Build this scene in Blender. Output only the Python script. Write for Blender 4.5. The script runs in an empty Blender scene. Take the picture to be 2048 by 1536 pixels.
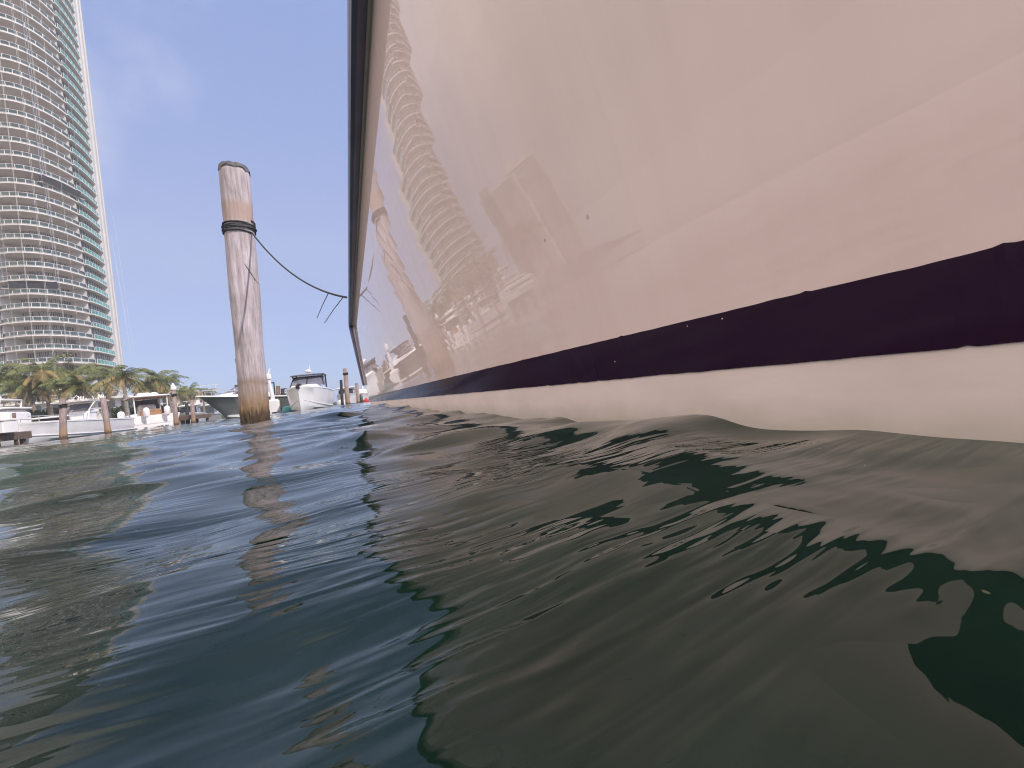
import bpy, bmesh, math, random
import numpy as np
from mathutils import Vector, Matrix, noise as mnoise
R_ = math.radians
random.seed(7)
SC = bpy.context.scene
COL = SC.collection

# ------------------------------------------------------------------ camera
F_PX = 770.0                      # focal length in pixels of the 2048 px wide photograph
YAW = math.atan(362 / F_PX)       # view turned to the right of the hull's direction (+Y)
ROLL = R_(6.8)
HC = 0.10                         # camera height above the mean water level
FW = Vector((math.sin(YAW), math.cos(YAW), 0))
RT = Vector((math.cos(YAW), -math.sin(YAW), 0))
UPZ = Vector((0, 0, 1))
CAM = Vector((0, 0, HC))
cd = bpy.data.cameras.new('camera')
cam = bpy.data.objects.new('camera', cd)
COL.objects.link(cam)
cd.sensor_fit = 'HORIZONTAL'
cd.sensor_width = 36.0
cd.lens = 36.0 * F_PX / 2048
cd.clip_start = 0.01
cd.clip_end = 12000
cr, sr = math.cos(ROLL), math.sin(ROLL)
# image right axis = cos*RT - sin... the horizon climbs to the right of the picture
ix = RT * cr - UPZ * sr
iy = RT * sr + UPZ * cr
m = Matrix((ix, iy, -FW)).transposed().to_4x4()
m.translation = CAM
cam.matrix_world = m
SC.camera = cam

# ------------------------------------------------------------------ light
s_cam = Vector((0.655, -0.28, 0.70)).normalized()           # towards the sun: right, behind the camera, up
SUN = (RT * s_cam.x + FW * s_cam.y + UPZ * s_cam.z).normalized()
EL = math.asin(SUN.z)
AZ = math.atan2(SUN.x, SUN.y)
w = bpy.data.worlds.new('World')
SC.world = w
w.use_nodes = True
wn, wl = w.node_tree.nodes, w.node_tree.links
bg = wn['Background']
sky = wn.new('ShaderNodeTexSky')
sky.sky_type = 'NISHITA'
sky.sun_disc = False
sky.sun_elevation = EL
sky.sun_rotation = AZ
sky.altitude = 0
sky.air_density = 1.0
sky.dust_density = 1.2
sky.ozone_density = 3.0
# faint high cloud veil, fixed to compass directions
tc = wn.new('ShaderNodeTexCoord')
mp = wn.new('ShaderNodeMapping')
mp.inputs['Scale'].default_value = (2.2, 2.2, 6.5)
cl = wn.new('ShaderNodeTexNoise')
cl.inputs['Scale'].default_value = 1.3
cl.inputs['Detail'].default_value = 6
cl.inputs['Roughness'].default_value = 0.55
rmp = wn.new('ShaderNodeValToRGB')
rmp.color_ramp.elements[0].position = 0.52
rmp.color_ramp.elements[1].position = 0.85
rmp.color_ramp.elements[1].color = (0.22, 0.22, 0.22, 1)
tint = wn.new('ShaderNodeMix')
tint.data_type = 'RGBA'
tint.blend_type = 'MULTIPLY'
tint.inputs[0].default_value = 1.0
tint.inputs[7].default_value = (0.92, 0.93, 1.0, 1)
cm = wn.new('ShaderNodeMix')
cm.data_type = 'RGBA'
cm.inputs[7].default_value = (3.2, 3.2, 4.0, 1)
wl.new(tc.outputs['Generated'], mp.inputs['Vector'])
wl.new(mp.outputs['Vector'], cl.inputs['Vector'])
wl.new(cl.outputs['Fac'], rmp.inputs['Fac'])
wl.new(sky.outputs['Color'], tint.inputs[6])
veil = wn.new('ShaderNodeMix')        # thin even high haze over the blue
veil.data_type = 'RGBA'
veil.inputs[0].default_value = 0.7
veil.inputs[7].default_value = (0.86, 1.38, 3.10, 1)
wl.new(tint.outputs[2], veil.inputs[6])
wl.new(veil.outputs[2], cm.inputs[6])
wl.new(rmp.outputs['Color'], cm.inputs[0])
# added cumulus, out of view behind left and overhead, to brighten the shaded hull
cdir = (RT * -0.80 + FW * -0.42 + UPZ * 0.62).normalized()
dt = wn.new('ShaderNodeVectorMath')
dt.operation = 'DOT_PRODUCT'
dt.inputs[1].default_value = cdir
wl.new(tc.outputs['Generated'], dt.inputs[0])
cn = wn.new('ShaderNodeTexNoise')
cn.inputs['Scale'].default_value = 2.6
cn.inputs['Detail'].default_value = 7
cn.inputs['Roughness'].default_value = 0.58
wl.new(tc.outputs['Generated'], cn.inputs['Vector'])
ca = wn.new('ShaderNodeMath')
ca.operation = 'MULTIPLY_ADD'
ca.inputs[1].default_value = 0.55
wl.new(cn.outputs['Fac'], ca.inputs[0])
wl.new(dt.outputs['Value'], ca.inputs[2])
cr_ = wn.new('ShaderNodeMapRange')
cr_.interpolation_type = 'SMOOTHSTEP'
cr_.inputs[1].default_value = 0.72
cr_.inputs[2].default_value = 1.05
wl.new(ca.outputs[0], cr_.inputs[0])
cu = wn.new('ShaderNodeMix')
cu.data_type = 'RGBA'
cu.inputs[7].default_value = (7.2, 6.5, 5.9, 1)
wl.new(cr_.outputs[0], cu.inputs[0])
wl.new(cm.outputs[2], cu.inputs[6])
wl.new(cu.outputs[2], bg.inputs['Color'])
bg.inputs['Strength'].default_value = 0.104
sd = bpy.data.lights.new('sun', 'SUN')
sun = bpy.data.objects.new('sun', sd)
COL.objects.link(sun)
sd.energy = 2.2
sd.angle = R_(0.5)
sd.color = (1.0, 0.93, 0.84)
sun.rotation_euler = (-SUN).to_track_quat('-Z', 'Y').to_euler()
vs = SC.view_settings
vs.view_transform = 'Standard'
vs.look = 'None'
vs.gamma = 1
vs.exposure = 1.3
SC.cycles.max_bounces = 8
SC.cycles.use_denoising = True
SC.cycles.filter_width = 1.1

# ------------------------------------------------------------------ placement helpers
def uv_of(px, py):
    dx, dy = px - 1024, py - 768
    return dx * cr - dy * sr, -dx * sr - dy * cr

def at(px, py, depth):
    u, v = uv_of(px, py)
    return CAM + FW * depth + RT * (u * depth / F_PX) + UPZ * (v * depth / F_PX)

def on_water(px, depth, z=0.0):
    v = (z - HC) * F_PX / depth
    dx = px - 1024
    dy = (-v - dx * sr) / cr
    u = dx * cr - dy * sr
    return CAM + FW * depth + RT * (u * depth / F_PX) + UPZ * (z - HC)

def camdir(r, f):
    d = RT * r + FW * f
    return d.normalized()

# ------------------------------------------------------------------ materials
def new_mat(name):
    mt = bpy.data.materials.new(name)
    mt.use_nodes = True
    return mt, mt.node_tree.nodes, mt.node_tree.links, mt.node_tree.nodes['Principled BSDF']

def simple(name, col, rough=0.5, var=0.12, scale=3.0, metallic=0.0, coat=0.0, bump=0.0, bscale=30, spec=0.5, stretch=(1, 1, 1), col2=None):
    mt, n, l, p = new_mat(name)
    p.inputs['Roughness'].default_value = rough
    p.inputs['Metallic'].default_value = metallic
    p.inputs['Coat Weight'].default_value = coat
    p.inputs['Coat Roughness'].default_value = 0.05
    p.inputs['Specular IOR Level'].default_value = spec
    t = n.new('ShaderNodeTexCoord')
    mpp = n.new('ShaderNodeMapping')
    mpp.inputs['Scale'].default_value = stretch
    l.new(t.outputs['Object'], mpp.inputs['Vector'])
    nz = n.new('ShaderNodeTexNoise')
    nz.inputs['Scale'].default_value = scale
    nz.inputs['Detail'].default_value = 5
    l.new(mpp.outputs['Vector'], nz.inputs['Vector'])
    r = n.new('ShaderNodeValToRGB')
    c2 = col2 if col2 else tuple(c * (1 - 2.2 * var) for c in col)
    r.color_ramp.elements[0].position = 0.3
    r.color_ramp.elements[1].position = 0.7
    r.color_ramp.elements[0].color = (*c2, 1)
    r.color_ramp.elements[1].color = (*col, 1)
    l.new(nz.outputs['Fac'], r.inputs['Fac'])
    l.new(r.outputs['Color'], p.inputs['Base Color'])
    if bump:
        nb = n.new('ShaderNodeTexNoise')
        nb.inputs['Scale'].default_value = bscale
        nb.inputs['Detail'].default_value = 4
        l.new(mpp.outputs['Vector'], nb.inputs['Vector'])
        b = n.new('ShaderNodeBump')
        b.inputs['Strength'].default_value = bump
        b.inputs['Distance'].default_value = 0.02
        l.new(nb.outputs['Fac'], b.inputs['Height'])
        l.new(b.outputs['Normal'], p.inputs['Normal'])
    return mt

M = {}
M['white'] = simple('white_gelcoat', (0.88, 0.82, 0.80), 0.25, 0.06, 1.5, coat=0.3)
M['cream'] = simple('cream_gelcoat', (0.78, 0.70, 0.62), 0.35, 0.08, 1.5)
M['deck'] = simple('deck_paint', (0.74, 0.70, 0.66), 0.6, 0.08, 4)
M['grey_hull'] = simple('grey_gelcoat', (0.20, 0.205, 0.20), 0.12, 0.15, 1.2, coat=0.6)
M['darkglass'] = simple('tinted_glass', (0.03, 0.035, 0.05), 0.06, 0.2, 2, spec=0.8)
M['smoke'] = simple('smoked_screen', (0.16, 0.16, 0.20), 0.1, 0.1, 2)
M['steel'] = simple('polished_steel', (0.75, 0.74, 0.73), 0.25, 0.06, 5, metallic=0.8)
M['black'] = simple('black_rubber', (0.02, 0.02, 0.022), 0.5, 0.2, 6)
M['rope'] = simple('dark_rope', (0.075, 0.078, 0.085), 0.85, 0.3, 60, bump=0.6, bscale=160)
M['wood'] = simple('weathered_wood', (0.36, 0.27, 0.22), 0.85, 0.2, 2.5, bump=0.5, bscale=18, stretch=(5, 5, 0.6))
M['wood_dark'] = simple('wet_dark_wood', (0.085, 0.075, 0.065), 0.8, 0.2, 2.5, bump=0.5, bscale=18, stretch=(5, 5, 0.6))
M['wood_brown'] = simple('brown_wood', (0.20, 0.13, 0.095), 0.85, 0.2, 2.5, bump=0.5, bscale=18, stretch=(5, 5, 0.6))
M['plank'] = simple('dock_planks', (0.33, 0.24, 0.19), 0.85, 0.22, 2.0, stretch=(1, 12, 8))
M['orange'] = simple('varnished_teak', (0.42, 0.22, 0.11), 0.5, 0.2, 4)
M['red'] = simple('red_plastic', (0.65, 0.05, 0.035), 0.4, 0.1, 4)
M['teal'] = simple('turquoise_plastic', (0.10, 0.42, 0.40), 0.4, 0.1, 4)
M['conc'] = simple('seawall_concrete', (0.36, 0.33, 0.30), 0.9, 0.15, 0.8, bump=0.3, bscale=6)
M['tarp'] = simple('dark_netting', (0.02, 0.018, 0.025), 0.9, 0.2, 2)
M['grass'] = simple('lawn', (0.07, 0.10, 0.03), 0.95, 0.25, 0.6)
M['trunk'] = simple('palm_trunk', (0.30, 0.24, 0.20), 0.9, 0.22, 1.5, stretch=(1, 1, 5), bump=0.4, bscale=6)
M['leaf'] = simple('palm_leaf', (0.22, 0.23, 0.065), 0.45, 0.22, 1.6, col2=(0.055, 0.08, 0.024))
M['leaf_yellow'] = simple('palm_leaf_dry', (0.38, 0.27, 0.10), 0.6, 0.2, 1.1)
M['bush'] = simple('bush_leaf', (0.06, 0.08, 0.025), 0.7, 0.25, 1.1)
M['stucco'] = simple('white_stucco', (0.78, 0.72, 0.68), 0.7, 0.06, 0.4)
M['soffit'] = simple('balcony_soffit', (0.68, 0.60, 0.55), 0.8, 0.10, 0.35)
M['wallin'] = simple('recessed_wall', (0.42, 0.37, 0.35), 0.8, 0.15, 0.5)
M['railglass'] = simple('teal_rail_glass', (0.075, 0.115, 0.11), 0.08, 0.25, 0.35, spec=0.7)
M['bayglass'] = simple('bay_rail_glass', (0.10, 0.44, 0.38), 0.08, 0.2, 0.35, spec=0.6)
M['winglass'] = simple('window_glass', (0.10, 0.115, 0.13), 0.06, 0.4, 0.45, spec=0.8, col2=(0.03, 0.035, 0.045))
M['boulder'] = simple('pale_wall', (0.78, 0.72, 0.66), 0.8, 0.1, 0.4)

# ------------------------------------------------------------------ mesh builder
class MB:
    def __init__(s):
        s.v, s.f = [], []
    def add(s, vs_, fs_):
        o = len(s.v)
        s.v += [tuple(q) for q in vs_]
        s.f += [tuple(i + o for i in q) for q in fs_]
    def box(s, c, d, rz=0.0, mat=None):
        x, y, z = d[0] / 2, d[1] / 2, d[2] / 2
        pts = [Vector((a, b, e)) for a in (-x, x) for b in (-y, y) for e in (-z, z)]
        if mat is None:
            mat = Matrix.Rotation(rz, 3, 'Z')
        pts = [mat @ q + Vector(c) for q in pts]
        s.add(pts, [(0, 1, 3, 2), (4, 6, 7, 5), (0, 4, 5, 1), (2, 3, 7, 6), (0, 2, 6, 4), (1, 5, 7, 3)])
    def rbox(s, c, d, b=0.05, rz=0.0):
        # a box with chamfered vertical edges and a chamfered top
        x, y, z = d[0] / 2, d[1] / 2, d[2] / 2
        def ring(ix_, zz):
            xx, yy = x - ix_, y - ix_
            k = b
            return [(xx, -yy + k, zz), (xx, yy - k, zz), (xx - k, yy, zz), (-xx + k, yy, zz), (-xx, yy - k, zz), (-xx, -yy + k, zz), (-xx + k, -yy, zz), (xx - k, -yy, zz)]
        rings = [ring(0, -z), ring(0, z - b), ring(b * .8, z)]
        mt = Matrix.Rotation(rz, 3, 'Z')
        pts = [mt @ Vector(q) + Vector(c) for r in rings for q in r]
        fs = []
        for k in range(2):
            for i in range(8):
                j = (i + 1) % 8
                fs.append((k * 8 + i, k * 8 + j, (k + 1) * 8 + j, (k + 1) * 8 + i))
        fs.append(tuple(range(7, -1, -1)))
        fs.append(tuple(16 + i for i in range(8)))
        s.add(pts, fs)
    def tube(s, pts, r, n=8, cap=True):
        pts = [Vector(q) for q in pts]
        rs = r if isinstance(r, (list, tuple)) else [r] * len(pts)
        ref = None
        vv, ff = [], []
        for i, q in enumerate(pts):
            a = pts[max(0, i - 1)]
            b = pts[min(len(pts) - 1, i + 1)]
            t = (b - a).normalized()
            if ref is None:
                ref = Vector((0, 0, 1)) if abs(t.z) < 0.9 else Vector((1, 0, 0))
            e1 = (ref - t * ref.dot(t)).normalized()
            ref = e1
            e2 = t.cross(e1)
            for k in range(n):
                an = 2 * math.pi * k / n
                vv.append(q + (e1 * math.cos(an) + e2 * math.sin(an)) * rs[i])
        for i in range(len(pts) - 1):
            for k in range(n):
                k2 = (k + 1) % n
                ff.append((i * n + k, i * n + k2, (i + 1) * n + k2, (i + 1) * n + k))
        if cap:
            ff.append(tuple(range(n - 1, -1, -1)))
            ff.append(tuple((len(pts) - 1) * n + k for k in range(n)))
        s.add(vv, ff)
    def lathe(s, prof, c=(0, 0, 0), n=16, sx=1.0, sy=1.0):
        vv, ff = [], []
        for r, z in prof:
            for k in range(n):
                an = 2 * math.pi * k / n
                vv.append((c[0] + r * sx * math.cos(an), c[1] + r * sy * math.sin(an), c[2] + z))
        for i in range(len(prof) - 1):
            for k in range(n):
                k2 = (k + 1) % n
                ff.append((i * n + k, i * n + k2, (i + 1) * n + k2, (i + 1) * n + k))
        ff.append(tuple(range(n - 1, -1, -1)))
        ff.append(tuple((len(prof) - 1) * n + k for k in range(n)))
        s.add(vv, ff)
    def slab(s, poly, z0, z1):
        n = len(poly)
        s.add([(x, y, z0) for x, y in poly] + [(x, y, z1) for x, y in poly],
              [tuple(range(n - 1, -1, -1)), tuple(range(n, 2 * n))] + [(i, (i + 1) % n, n + (i + 1) % n, n + i) for i in range(n)])
    def ribbon(s, a, b, th=0.0):
        # quads between two polylines
        n = len(a)
        s.add(list(a) + list(b), [(i, i + 1, n + i + 1, n + i) for i in range(n - 1)])
    def build(s, name, mat, parent=None, smooth=False):
        me = bpy.data.meshes.new(name)
        me.from_pydata(s.v, [], s.f)
        me.materials.append(mat)
        bm = bmesh.new()
        bm.from_mesh(me)
        bmesh.ops.recalc_face_normals(bm, faces=bm.faces)
        bm.to_mesh(me)
        bm.free()
        if smooth:
            me.polygons.foreach_set('use_smooth', [True] * len(me.polygons))
            try:
                me.set_sharp_from_angle(angle=R_(40))
            except Exception:
                pass
        o = bpy.data.objects.new(name, me)
        COL.objects.link(o)
        if parent:
            o.parent = parent
        return o

def tag(o, label=None, cat=None, group=None, kind=None):
    if label: o['label'] = label
    if cat: o['category'] = cat
    if group: o['group'] = group
    if kind: o['kind'] = kind
    return o

def empty(name, loc, rz=0.0):
    o = bpy.data.objects.new(name, None)
    COL.objects.link(o)
    o.location = loc
    o.rotation_euler = (0, 0, rz)
    return o

def copy_tree(o, parent=None):
    c = o.copy()
    COL.objects.link(c)
    if parent is not None:
        c.parent = parent
    for ch in list(o.children):
        copy_tree(ch, c)
    return c

# ------------------------------------------------------------------ water
def build_water():
    rng = np.random.default_rng(42)
    nr, na = 760, 1000
    r = np.concatenate([[0.0], np.geomspace(0.02, 6000, nr - 1)])
    # finer steps in the half of the circle in front of the camera
    t = np.linspace(0, 1, na, endpoint=False)
    base = math.atan2(FW.y, FW.x)
    ang = base + 2 * math.pi * (t - 0.5) - 0.78 * np.sin(2 * math.pi * (t - 0.5)) * 1.0
    RR, AA = np.meshgrid(r, ang, indexing='ij')
    X, Y = RR * np.cos(AA), RR * np.sin(AA)
    da = np.gradient(np.unwrap(ang))
    sp = np.maximum(RR * 0.0167, RR * np.abs(da)[None, :]) + 1e-4
    H = np.zeros_like(X)
    DX = np.zeros_like(X)
    DY = np.zeros_like(X)
    comps = []
    main = R_(104)
    for lam, amp, sg in ((0.52, .0050, 12), (0.38, .0062, 9), (0.30, .0062, 9), (0.235, .0040, 11), (0.18, .0026, 14), (0.14, .0017, 17), (0.105, .0010, 20), (0.08, .0006, 24), (0.06, .0004, 26)):
        for j in range(3):
            comps.append((lam * rng.uniform(.9, 1.1), amp * 0.50 * rng.uniform(.7, 1.2), main + rng.normal(0, R_(sg)), rng.uniform(0, 2 * math.pi), 0))
    for lam, amp in ((0.8, .0045), (0.5, .0036), (0.33, .0026), (0.2, .0015), (0.12, .0007)):
        for sgn in (-1, 1):
            comps.append((lam * rng.uniform(.9, 1.1), amp * 0.8, main + sgn * R_(rng.uniform(40, 80)), rng.uniform(0, 2 * math.pi), 0))
    for lam, amp in ((1.4, .010), (2.1, .013), (3.2, .016), (4.7, .020), (7.0, .024)):
        for j in range(4):
            comps.append((lam * rng.uniform(.85, 1.15), amp * .36, main + rng.normal(0, R_(32)), rng.uniform(0, 2 * math.pi), 1))
    fade_in = np.clip((RR - 0.4) / 2.2, 0, 1)
    fade_in = fade_in * fade_in * (3 - 2 * fade_in)
    # groups of waves: calmer and livelier patches
    for lam, amp, th, ph, kind in comps:
        k = 2 * math.pi / lam
        kx, ky = math.cos(th) * k, math.sin(th) * k
        att = np.clip(lam / (sp * 3.0) - 0.6, 0, 1)
        g = 0.75 + 0.45 * np.sin(kx * .13 * X - ky * .21 * Y + ph * 3)
        a = amp * att * g
        if kind == 1:
            a = a * fade_in
        P = kx * X + ky * Y + ph
        H += a * np.sin(P)
        DX += a * math.cos(th) * np.cos(P) * 0.95
        DY += a * math.sin(th) * np.cos(P) * 0.95
    X2, Y2 = X + DX, Y + DY
    co = np.stack([X2, Y2, H], -1).reshape(-1, 3).astype(np.float32)
    idx = np.arange(nr * na).reshape(nr, na)
    a0 = idx[:-1, :]
    a1 = idx[1:, :]
    b0 = np.roll(a0, -1, 1)
    b1 = np.roll(a1, -1, 1)
    quads = np.stack([a0, a1, b1, b0], -1).reshape(-1, 4)
    me = bpy.data.meshes.new('water')
    me.vertices.add(len(co))
    me.vertices.foreach_set('co', co.ravel())
    nf = len(quads)
    me.loops.add(nf * 4)
    me.loops.foreach_set('vertex_index', quads.ravel().astype(np.int32))
    me.polygons.add(nf)
    me.polygons.foreach_set('loop_start', np.arange(0, nf * 4, 4, dtype=np.int32))
    me.update(calc_edges=True)
    me.polygons.foreach_set('use_smooth', np.ones(nf, dtype=bool))
    me.validate()
    mt, n, l, p = new_mat('harbour_water')
    p.inputs['Base Color'].default_value = (0.015, 0.034, 0.023, 1)
    p.inputs['Roughness'].default_value = 0.015
    gp = n.new('ShaderNodeNewGeometry')
    mk = n.new('ShaderNodeTexNoise')          # murky, unevenly clouded water body
    mk.inputs['Scale'].default_value = 3.2
    mk.inputs['Detail'].default_value = 5
    mk.inputs['Distortion'].default_value = 0.8
    l.new(gp.outputs['Position'], mk.inputs['Vector'])
    mr = n.new('ShaderNodeValToRGB')
    mr.color_ramp.elements[0].position = 0.34
    mr.color_ramp.elements[0].color = (0.005, 0.021, 0.013, 1)
    mr.color_ramp.elements[1].position = 0.66
    mr.color_ramp.elements[1].color = (0.015, 0.043, 0.029, 1)
    l.new(mk.outputs['Fac'], mr.inputs['Fac'])
    # drifting flecks
    vf = n.new('ShaderNodeTexVoronoi')
    vf.inputs['Scale'].default_value = 62
    l.new(gp.outputs['Position'], vf.inputs['Vector'])
    v1 = n.new('ShaderNodeMapRange')
    v1.inputs[1].default_value = 0.05
    v1.inputs[2].default_value = 0.085
    v1.inputs[3].default_value = 1
    v1.inputs[4].default_value = 0
    l.new(vf.outputs['Distance'], v1.inputs[0])
    vs_ = n.new('ShaderNodeSeparateColor')
    l.new(vf.outputs['Color'], vs_.inputs[0])
    v2 = n.new('ShaderNodeMath')
    v2.operation = 'GREATER_THAN'
    v2.inputs[1].default_value = 0.90
    l.new(vs_.outputs[0], v2.inputs[0])
    v3 = n.new('ShaderNodeMath')
    v3.operation = 'MULTIPLY'
    l.new(v1.outputs[0], v3.inputs[0])
    l.new(v2.outputs[0], v3.inputs[1])
    mf = n.new('ShaderNodeMix')
    mf.data_type = 'RGBA'
    mf.inputs[7].default_value = (0.16, 0.16, 0.11, 1)
    l.new(v3.outputs[0], mf.inputs[0])
    l.new(mr.outputs['Color'], mf.inputs[6])
    l.new(mf.outputs[2], p.inputs['Base Color'])
    p.inputs['IOR'].default_value = 1.49
    geo = n.new('ShaderNodeNewGeometry')
    # capillary ripples: fine dashes along the crests, in patches
    mp1 = n.new('ShaderNodeMapping')
    mp1.inputs['Rotation'].default_value = (0, 0, R_(-14))
    mp1.inputs['Scale'].default_value = (9, 75, 9)
    l.new(geo.outputs['Position'], mp1.inputs['Vector'])
    wv = n.new('ShaderNodeTexNoise')
    wv.inputs['Scale'].default_value = 1.0
    wv.inputs['Detail'].default_value = 1.5
    wv.inputs['Roughness'].default_value = 0.4
    wv.inputs['Distortion'].default_value = 0.25
    l.new(mp1.outputs['Vector'], wv.inputs['Vector'])
    pt = n.new('ShaderNodeTexNoise')
    pt.inputs['Scale'].default_value = 5.5
    pt.inputs['Detail'].default_value = 2
    l.new(geo.outputs['Position'], pt.inputs['Vector'])
    pr = n.new('ShaderNodeMapRange')
    pr.inputs[1].default_value = 0.40
    pr.inputs[2].default_value = 0.62
    pr.inputs[3].default_value = 0.06
    l.new(pt.outputs['Fac'], pr.inputs[0])
    mu = n.new('ShaderNodeMath')
    mu.operation = 'MULTIPLY'
    mpw = n.new('ShaderNodeMapping')
    mpw.inputs['Rotation'].default_value = (0, 0, R_(-19))
    l.new(geo.outputs['Position'], mpw.inputs['Vector'])
    wb = n.new('ShaderNodeTexWave')
    wb.wave_type = 'BANDS'
    wb.bands_direction = 'Y'
    wb.inputs['Scale'].default_value = 24
    wb.inputs['Distortion'].default_value = 4.0
    wb.inputs['Detail'].default_value = 1.5
    wb.inputs['Detail Scale'].default_value = 0.25
    l.new(mpw.outputs['Vector'], wb.inputs['Vector'])
    wm = n.new('ShaderNodeMath')
    wm.operation = 'MULTIPLY_ADD'
    wm.inputs[1].default_value = 0.05
    l.new(wb.outputs['Fac'], wm.inputs[0])
    l.new(wv.outputs['Fac'], wm.inputs[2])
    l.new(wm.outputs[0], mu.inputs[0])
    l.new(pr.outputs[0], mu.inputs[1])
    b1_ = n.new('ShaderNodeBump')
    b1_.inputs['Strength'].default_value = 1.0
    b1_.inputs['Distance'].default_value = 0.0032
    l0 = n.new('ShaderNodeVectorMath')
    l0.operation = 'LENGTH'
    l.new(geo.outputs['Position'], l0.inputs[0])
    f0 = n.new('ShaderNodeMapRange')          # the calm close water carries the crispest ripples
    f0.inputs[1].default_value = 0.16
    f0.inputs[2].default_value = 0.75
    f0.inputs[3].default_value = 2.6
    f0.inputs[4].default_value = 0.3
    l.new(l0.outputs['Value'], f0.inputs[0])
    m0 = n.new('ShaderNodeMath')
    m0.operation = 'MULTIPLY'
    l.new(mu.outputs[0], m0.inputs[0])
    l.new(f0.outputs[0], m0.inputs[1])
    l.new(m0.outputs[0], b1_.inputs['Height'])
    # wind ripples that the far mesh cannot carry
    mp2 = n.new('ShaderNodeMapping')
    mp2.inputs['Rotation'].default_value = (0, 0, R_(-14))
    mp2.inputs['Scale'].default_value = (1.6, 4.2, 1)
    l.new(geo.outputs['Position'], mp2.inputs['Vector'])
    nz = n.new('ShaderNodeTexNoise')
    nz.inputs['Scale'].default_value = 1.0
    nz.inputs['Detail'].default_value = 3.5
    nz.inputs['Roughness'].default_value = 0.55
    l.new(mp2.outputs['Vector'], nz.inputs['Vector'])
    ln = n.new('ShaderNodeVectorMath')
    ln.operation = 'LENGTH'
    l.new(geo.outputs['Position'], ln.inputs[0])
    fr = n.new('ShaderNodeMapRange')
    fr.inputs[1].default_value = 2.0
    fr.inputs[2].default_value = 14.0
    fr.inputs[3].default_value = 0.0
    fr.inputs[4].default_value = 0.024
    l.new(ln.outputs['Value'], fr.inputs[0])
    m2 = n.new('ShaderNodeMath')
    m2.operation = 'MULTIPLY'
    l.new(nz.outputs['Fac'], m2.inputs[0])
    l.new(fr.outputs[0], m2.inputs[1])
    b2_ = n.new('ShaderNodeBump')
    b2_.inputs['Strength'].default_value = 1.0
    b2_.inputs['Distance'].default_value = 1.0
    l.new(m2.outputs[0], b2_.inputs['Height'])
    l.new(b1_.outputs['Normal'], b2_.inputs['Normal'])
    l.new(b2_.outputs['Normal'], p.inputs['Normal'])
    me.materials.append(mt)
    o = bpy.data.objects.new('water', me)
    COL.objects.link(o)
    tag(o, kind='structure')
build_water()

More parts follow.
